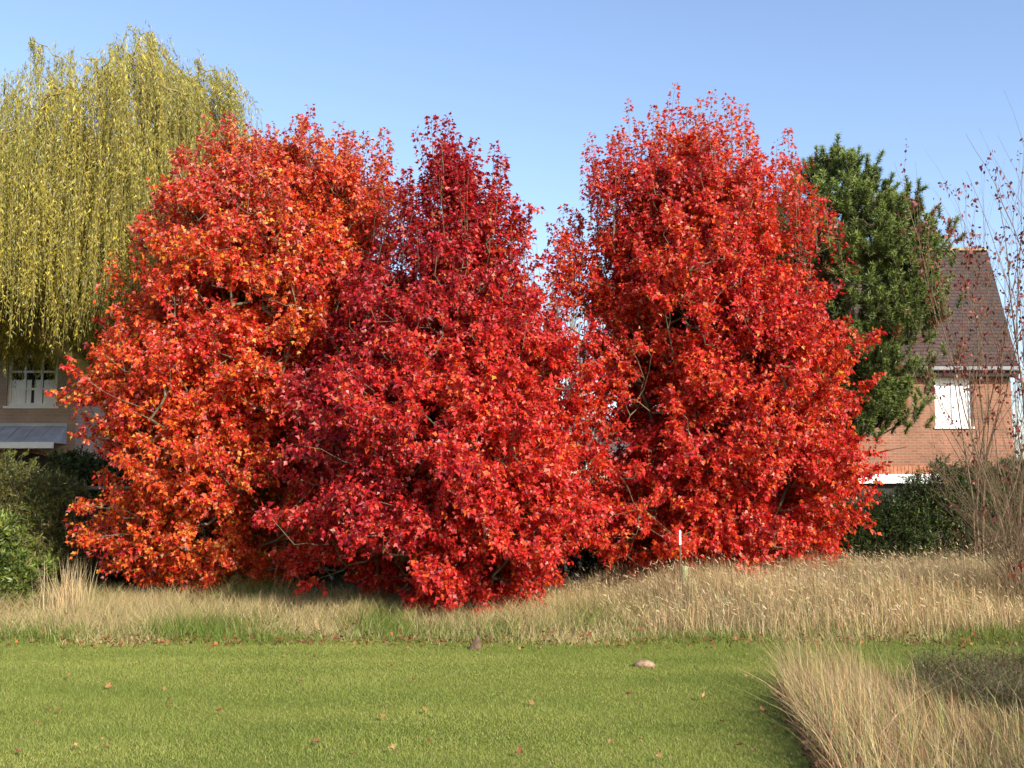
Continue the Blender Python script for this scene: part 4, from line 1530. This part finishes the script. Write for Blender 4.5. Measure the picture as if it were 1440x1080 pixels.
def small_things():
    rng = np.random.default_rng(91)
    n = 2200
    x = rng.uniform(-9, 8, n)
    y = np.where(rng.uniform(0, 1, n) < .5, rng.normal(12.15, .22, n), rng.uniform(11.6, 17, n))
    pos = np.column_stack([x, y, rng.uniform(.01, .07, n) + np.clip(y - 12.2, 0, 1) * rng.uniform(0, .12, n)])
    V, F = scatter(MAPLE_T, MAPLE_F, pos, rng.normal(size=(n, 3)) * np.array([1, 1, .4]), rng.normal(0, .5, (n, 3)) + UP, rng.uniform(.03, .06, n))
    c = np.repeat(pick(rng, n, [(.22, .08, .04), (.32, .10, .04), (.30, .17, .08), (.14, .06, .035)], [3, 2, 2, 2], .2), 6, 0)
    tag(mesh_np('fallen_leaves', V, F, c, M_STRAW), 'scatter of dead brown and red leaves caught in the rough grass edge', 'leaves', kind='stuff')
    p = G(906, 938)
    rock('stone', 'flat tan stone lying alone on the mown lawn', 'stone', (p[0], p[1], .015), .105, .085, .050, noise_mat('tan_stone', (.17, .11, .06), (.40, .28, .17), 22, .95, 8, .8), 5)
    p = G(668, 913)
    rock('stump', 'small brown pointed stump poking out of the rough grass', 'stump', (p[0], p[1], .02), .075, .06, .13, noise_mat('stump_wood', (.07, .045, .03), (.19, .12, .08), 25, .95, 8, .9), 9, 0, .75)
    # marker stake and pale tree guard by the scarlet maple
    b = P(957, 800, 14.6)
    z0, z1 = P(957, 766, 14.6)[2], P(957, 745, 14.6)[2]
    T = thing('marker_stake', 'thin dark stake with a white painted top beside the scarlet maple trunk', 'stake', (b[0], 14.6, 0))
    MB().box((-.011, -.012, -.08), (.011, .012, z0)).build('post', M_DARKBARK, T, .003)
    m = MB().box((-.013, -.016, z0 - .001), (.013, .016, z1 - .02))
    m.v += [(-.013, -.016, z1 - .02), (.013, -.016, z1 - .02), (.013, .016, z1 - .02), (-.013, .016, z1 - .02), (0, 0, z1)]
    k = len(m.v) - 5
    m.f += [(k, k + 1, k + 4), (k + 1, k + 2, k + 4), (k + 2, k + 3, k + 4), (k + 3, k, k + 4)]
    m.build('painted_top', M_WHITE, T)
    b = P(963, 850, 14.9)
    z1 = P(963, 796, 14.9)[2]
    v, f = tube([(0, 0, -.05), (0, 0, z1 * .5), (.004, 0, z1)], [.05, .048, .045], 12)
    vi, fi = tube([(.004, 0, z1), (0, 0, z1 * .5), (0, 0, 0)], [.041, .043, .044], 12)
    vv, ff = join([(v, f), (vi, fi)])
    o = mesh_np('tree_guard', vv, ff, None, noise_mat('guard_plastic', (.26, .28, .13), (.36, .37, .20), 6, .6, 5, .1), None, True)
    o.location = (b[0], 14.9, 0)
    tag(o, 'pale green tube guard standing in the golden grass below the scarlet maple', 'tree guard')
    # fallen leaves
    T = np.array([(0, 0, 0), (.16, .10, .03), (.48, .12, .16), (.34, .34, .10), (.55, .62, .22), (.24, .62, .05), (0, 1.05, .14),
                  (-.24, .62, .05), (-.55, .62, .20), (-.34, .34, .10), (-.48, .12, .13), (-.16, .10, .03), (0, .5, -.03)])
    loop = list(range(12))
    mats = [noise_mat('fallen_leaf_brown', (.20, .085, .03), (.36, .18, .07), 14, .7, 5, .2), noise_mat('fallen_leaf_red', (.13, .045, .025), (.24, .09, .045), 14, .7, 5, .2), noise_mat('fallen_leaf_tan', (.30, .17, .07), (.45, .28, .13), 14, .7, 5, .2)]
    meshes = []
    for k in range(3):
        me = bpy.data.meshes.new('fallen_leaf')
        V = T.copy()
        V[:, 2] += rng.normal(0, .05, len(V)) + .25 * np.abs(V[:, 0]) * (k - .3)
        st = [(-.02, -.45, .10), (.02, -.45, .10), (.02, .02, .01), (-.02, .02, .01)]
        F = [(loop[i], loop[(i + 1) % 12], 12) for i in range(12)] + [(13, 14, 15, 16)]
        me.from_pydata([tuple(v) for v in V] + st, [], F)
        me.materials.append(mats[k])
        meshes.append(me)
    words = ['curled brown fallen leaf lying on the mown lawn', 'fallen red-brown leaf lying flat on the mown lawn', 'pale tan fallen leaf curled up on the mown lawn']
    grp = ['brown leaves fallen on the lawn', 'red-brown leaves fallen on the lawn', 'tan leaves fallen on the lawn']
    big = [(93, 957, 0), (148, 970, 0), (50, 1022, 0), (22, 1062, 1), (540, 997, 1), (672, 987, 0), (681, 986, 0), (752, 994, 2), (421, 963, 1), (237, 997, 1), (268, 1030, 0), (905, 1046, 0), (857, 1051, 2), (930, 1074, 2), (1045, 1054, 0), (312, 1007, 1), (150, 1060, 0), (640, 1056, 0), (300, 955, 0), (755, 917, 2), (733, 918, 2), (783, 914, 2), (596, 906, 1), (290, 903, 0), (262, 905, 0), (330, 906, 1), (388, 908, 1), (1128, 913, 2), (900, 917, 1), (827, 918, 0), (555, 1062, 2), (440, 1050, 1), (885, 978, 1), (874, 950, 2), (925, 965, 0), (583, 962, 1), (548, 940, 0), (594, 938, 0), (1012, 1020, 0), (1090, 1030, 1), (1072, 1005, 0), (1060, 1065, 2)]
    for (px, py, k) in big + [(rng.uniform(20, 1085), rng.uniform(925, 1078), rng.integers(0, 3)) for i in range(16)]:
        p = G(px, py)
        o = bpy.data.objects.new('fallen_leaf', meshes[int(k)])
        COL.objects.link(o)
        s = rng.uniform(.030, .058)
        o.location = (p[0], p[1], .028 + .012 * rng.uniform())
        o.scale = (s, s, s * rng.uniform(.8, 2.0))
        o.rotation_euler = (rng.normal(0, .35), rng.normal(0, .35), rng.uniform(0, 6.28))
        tag(o, words[int(k)], 'leaf', grp[int(k)])


small_things()
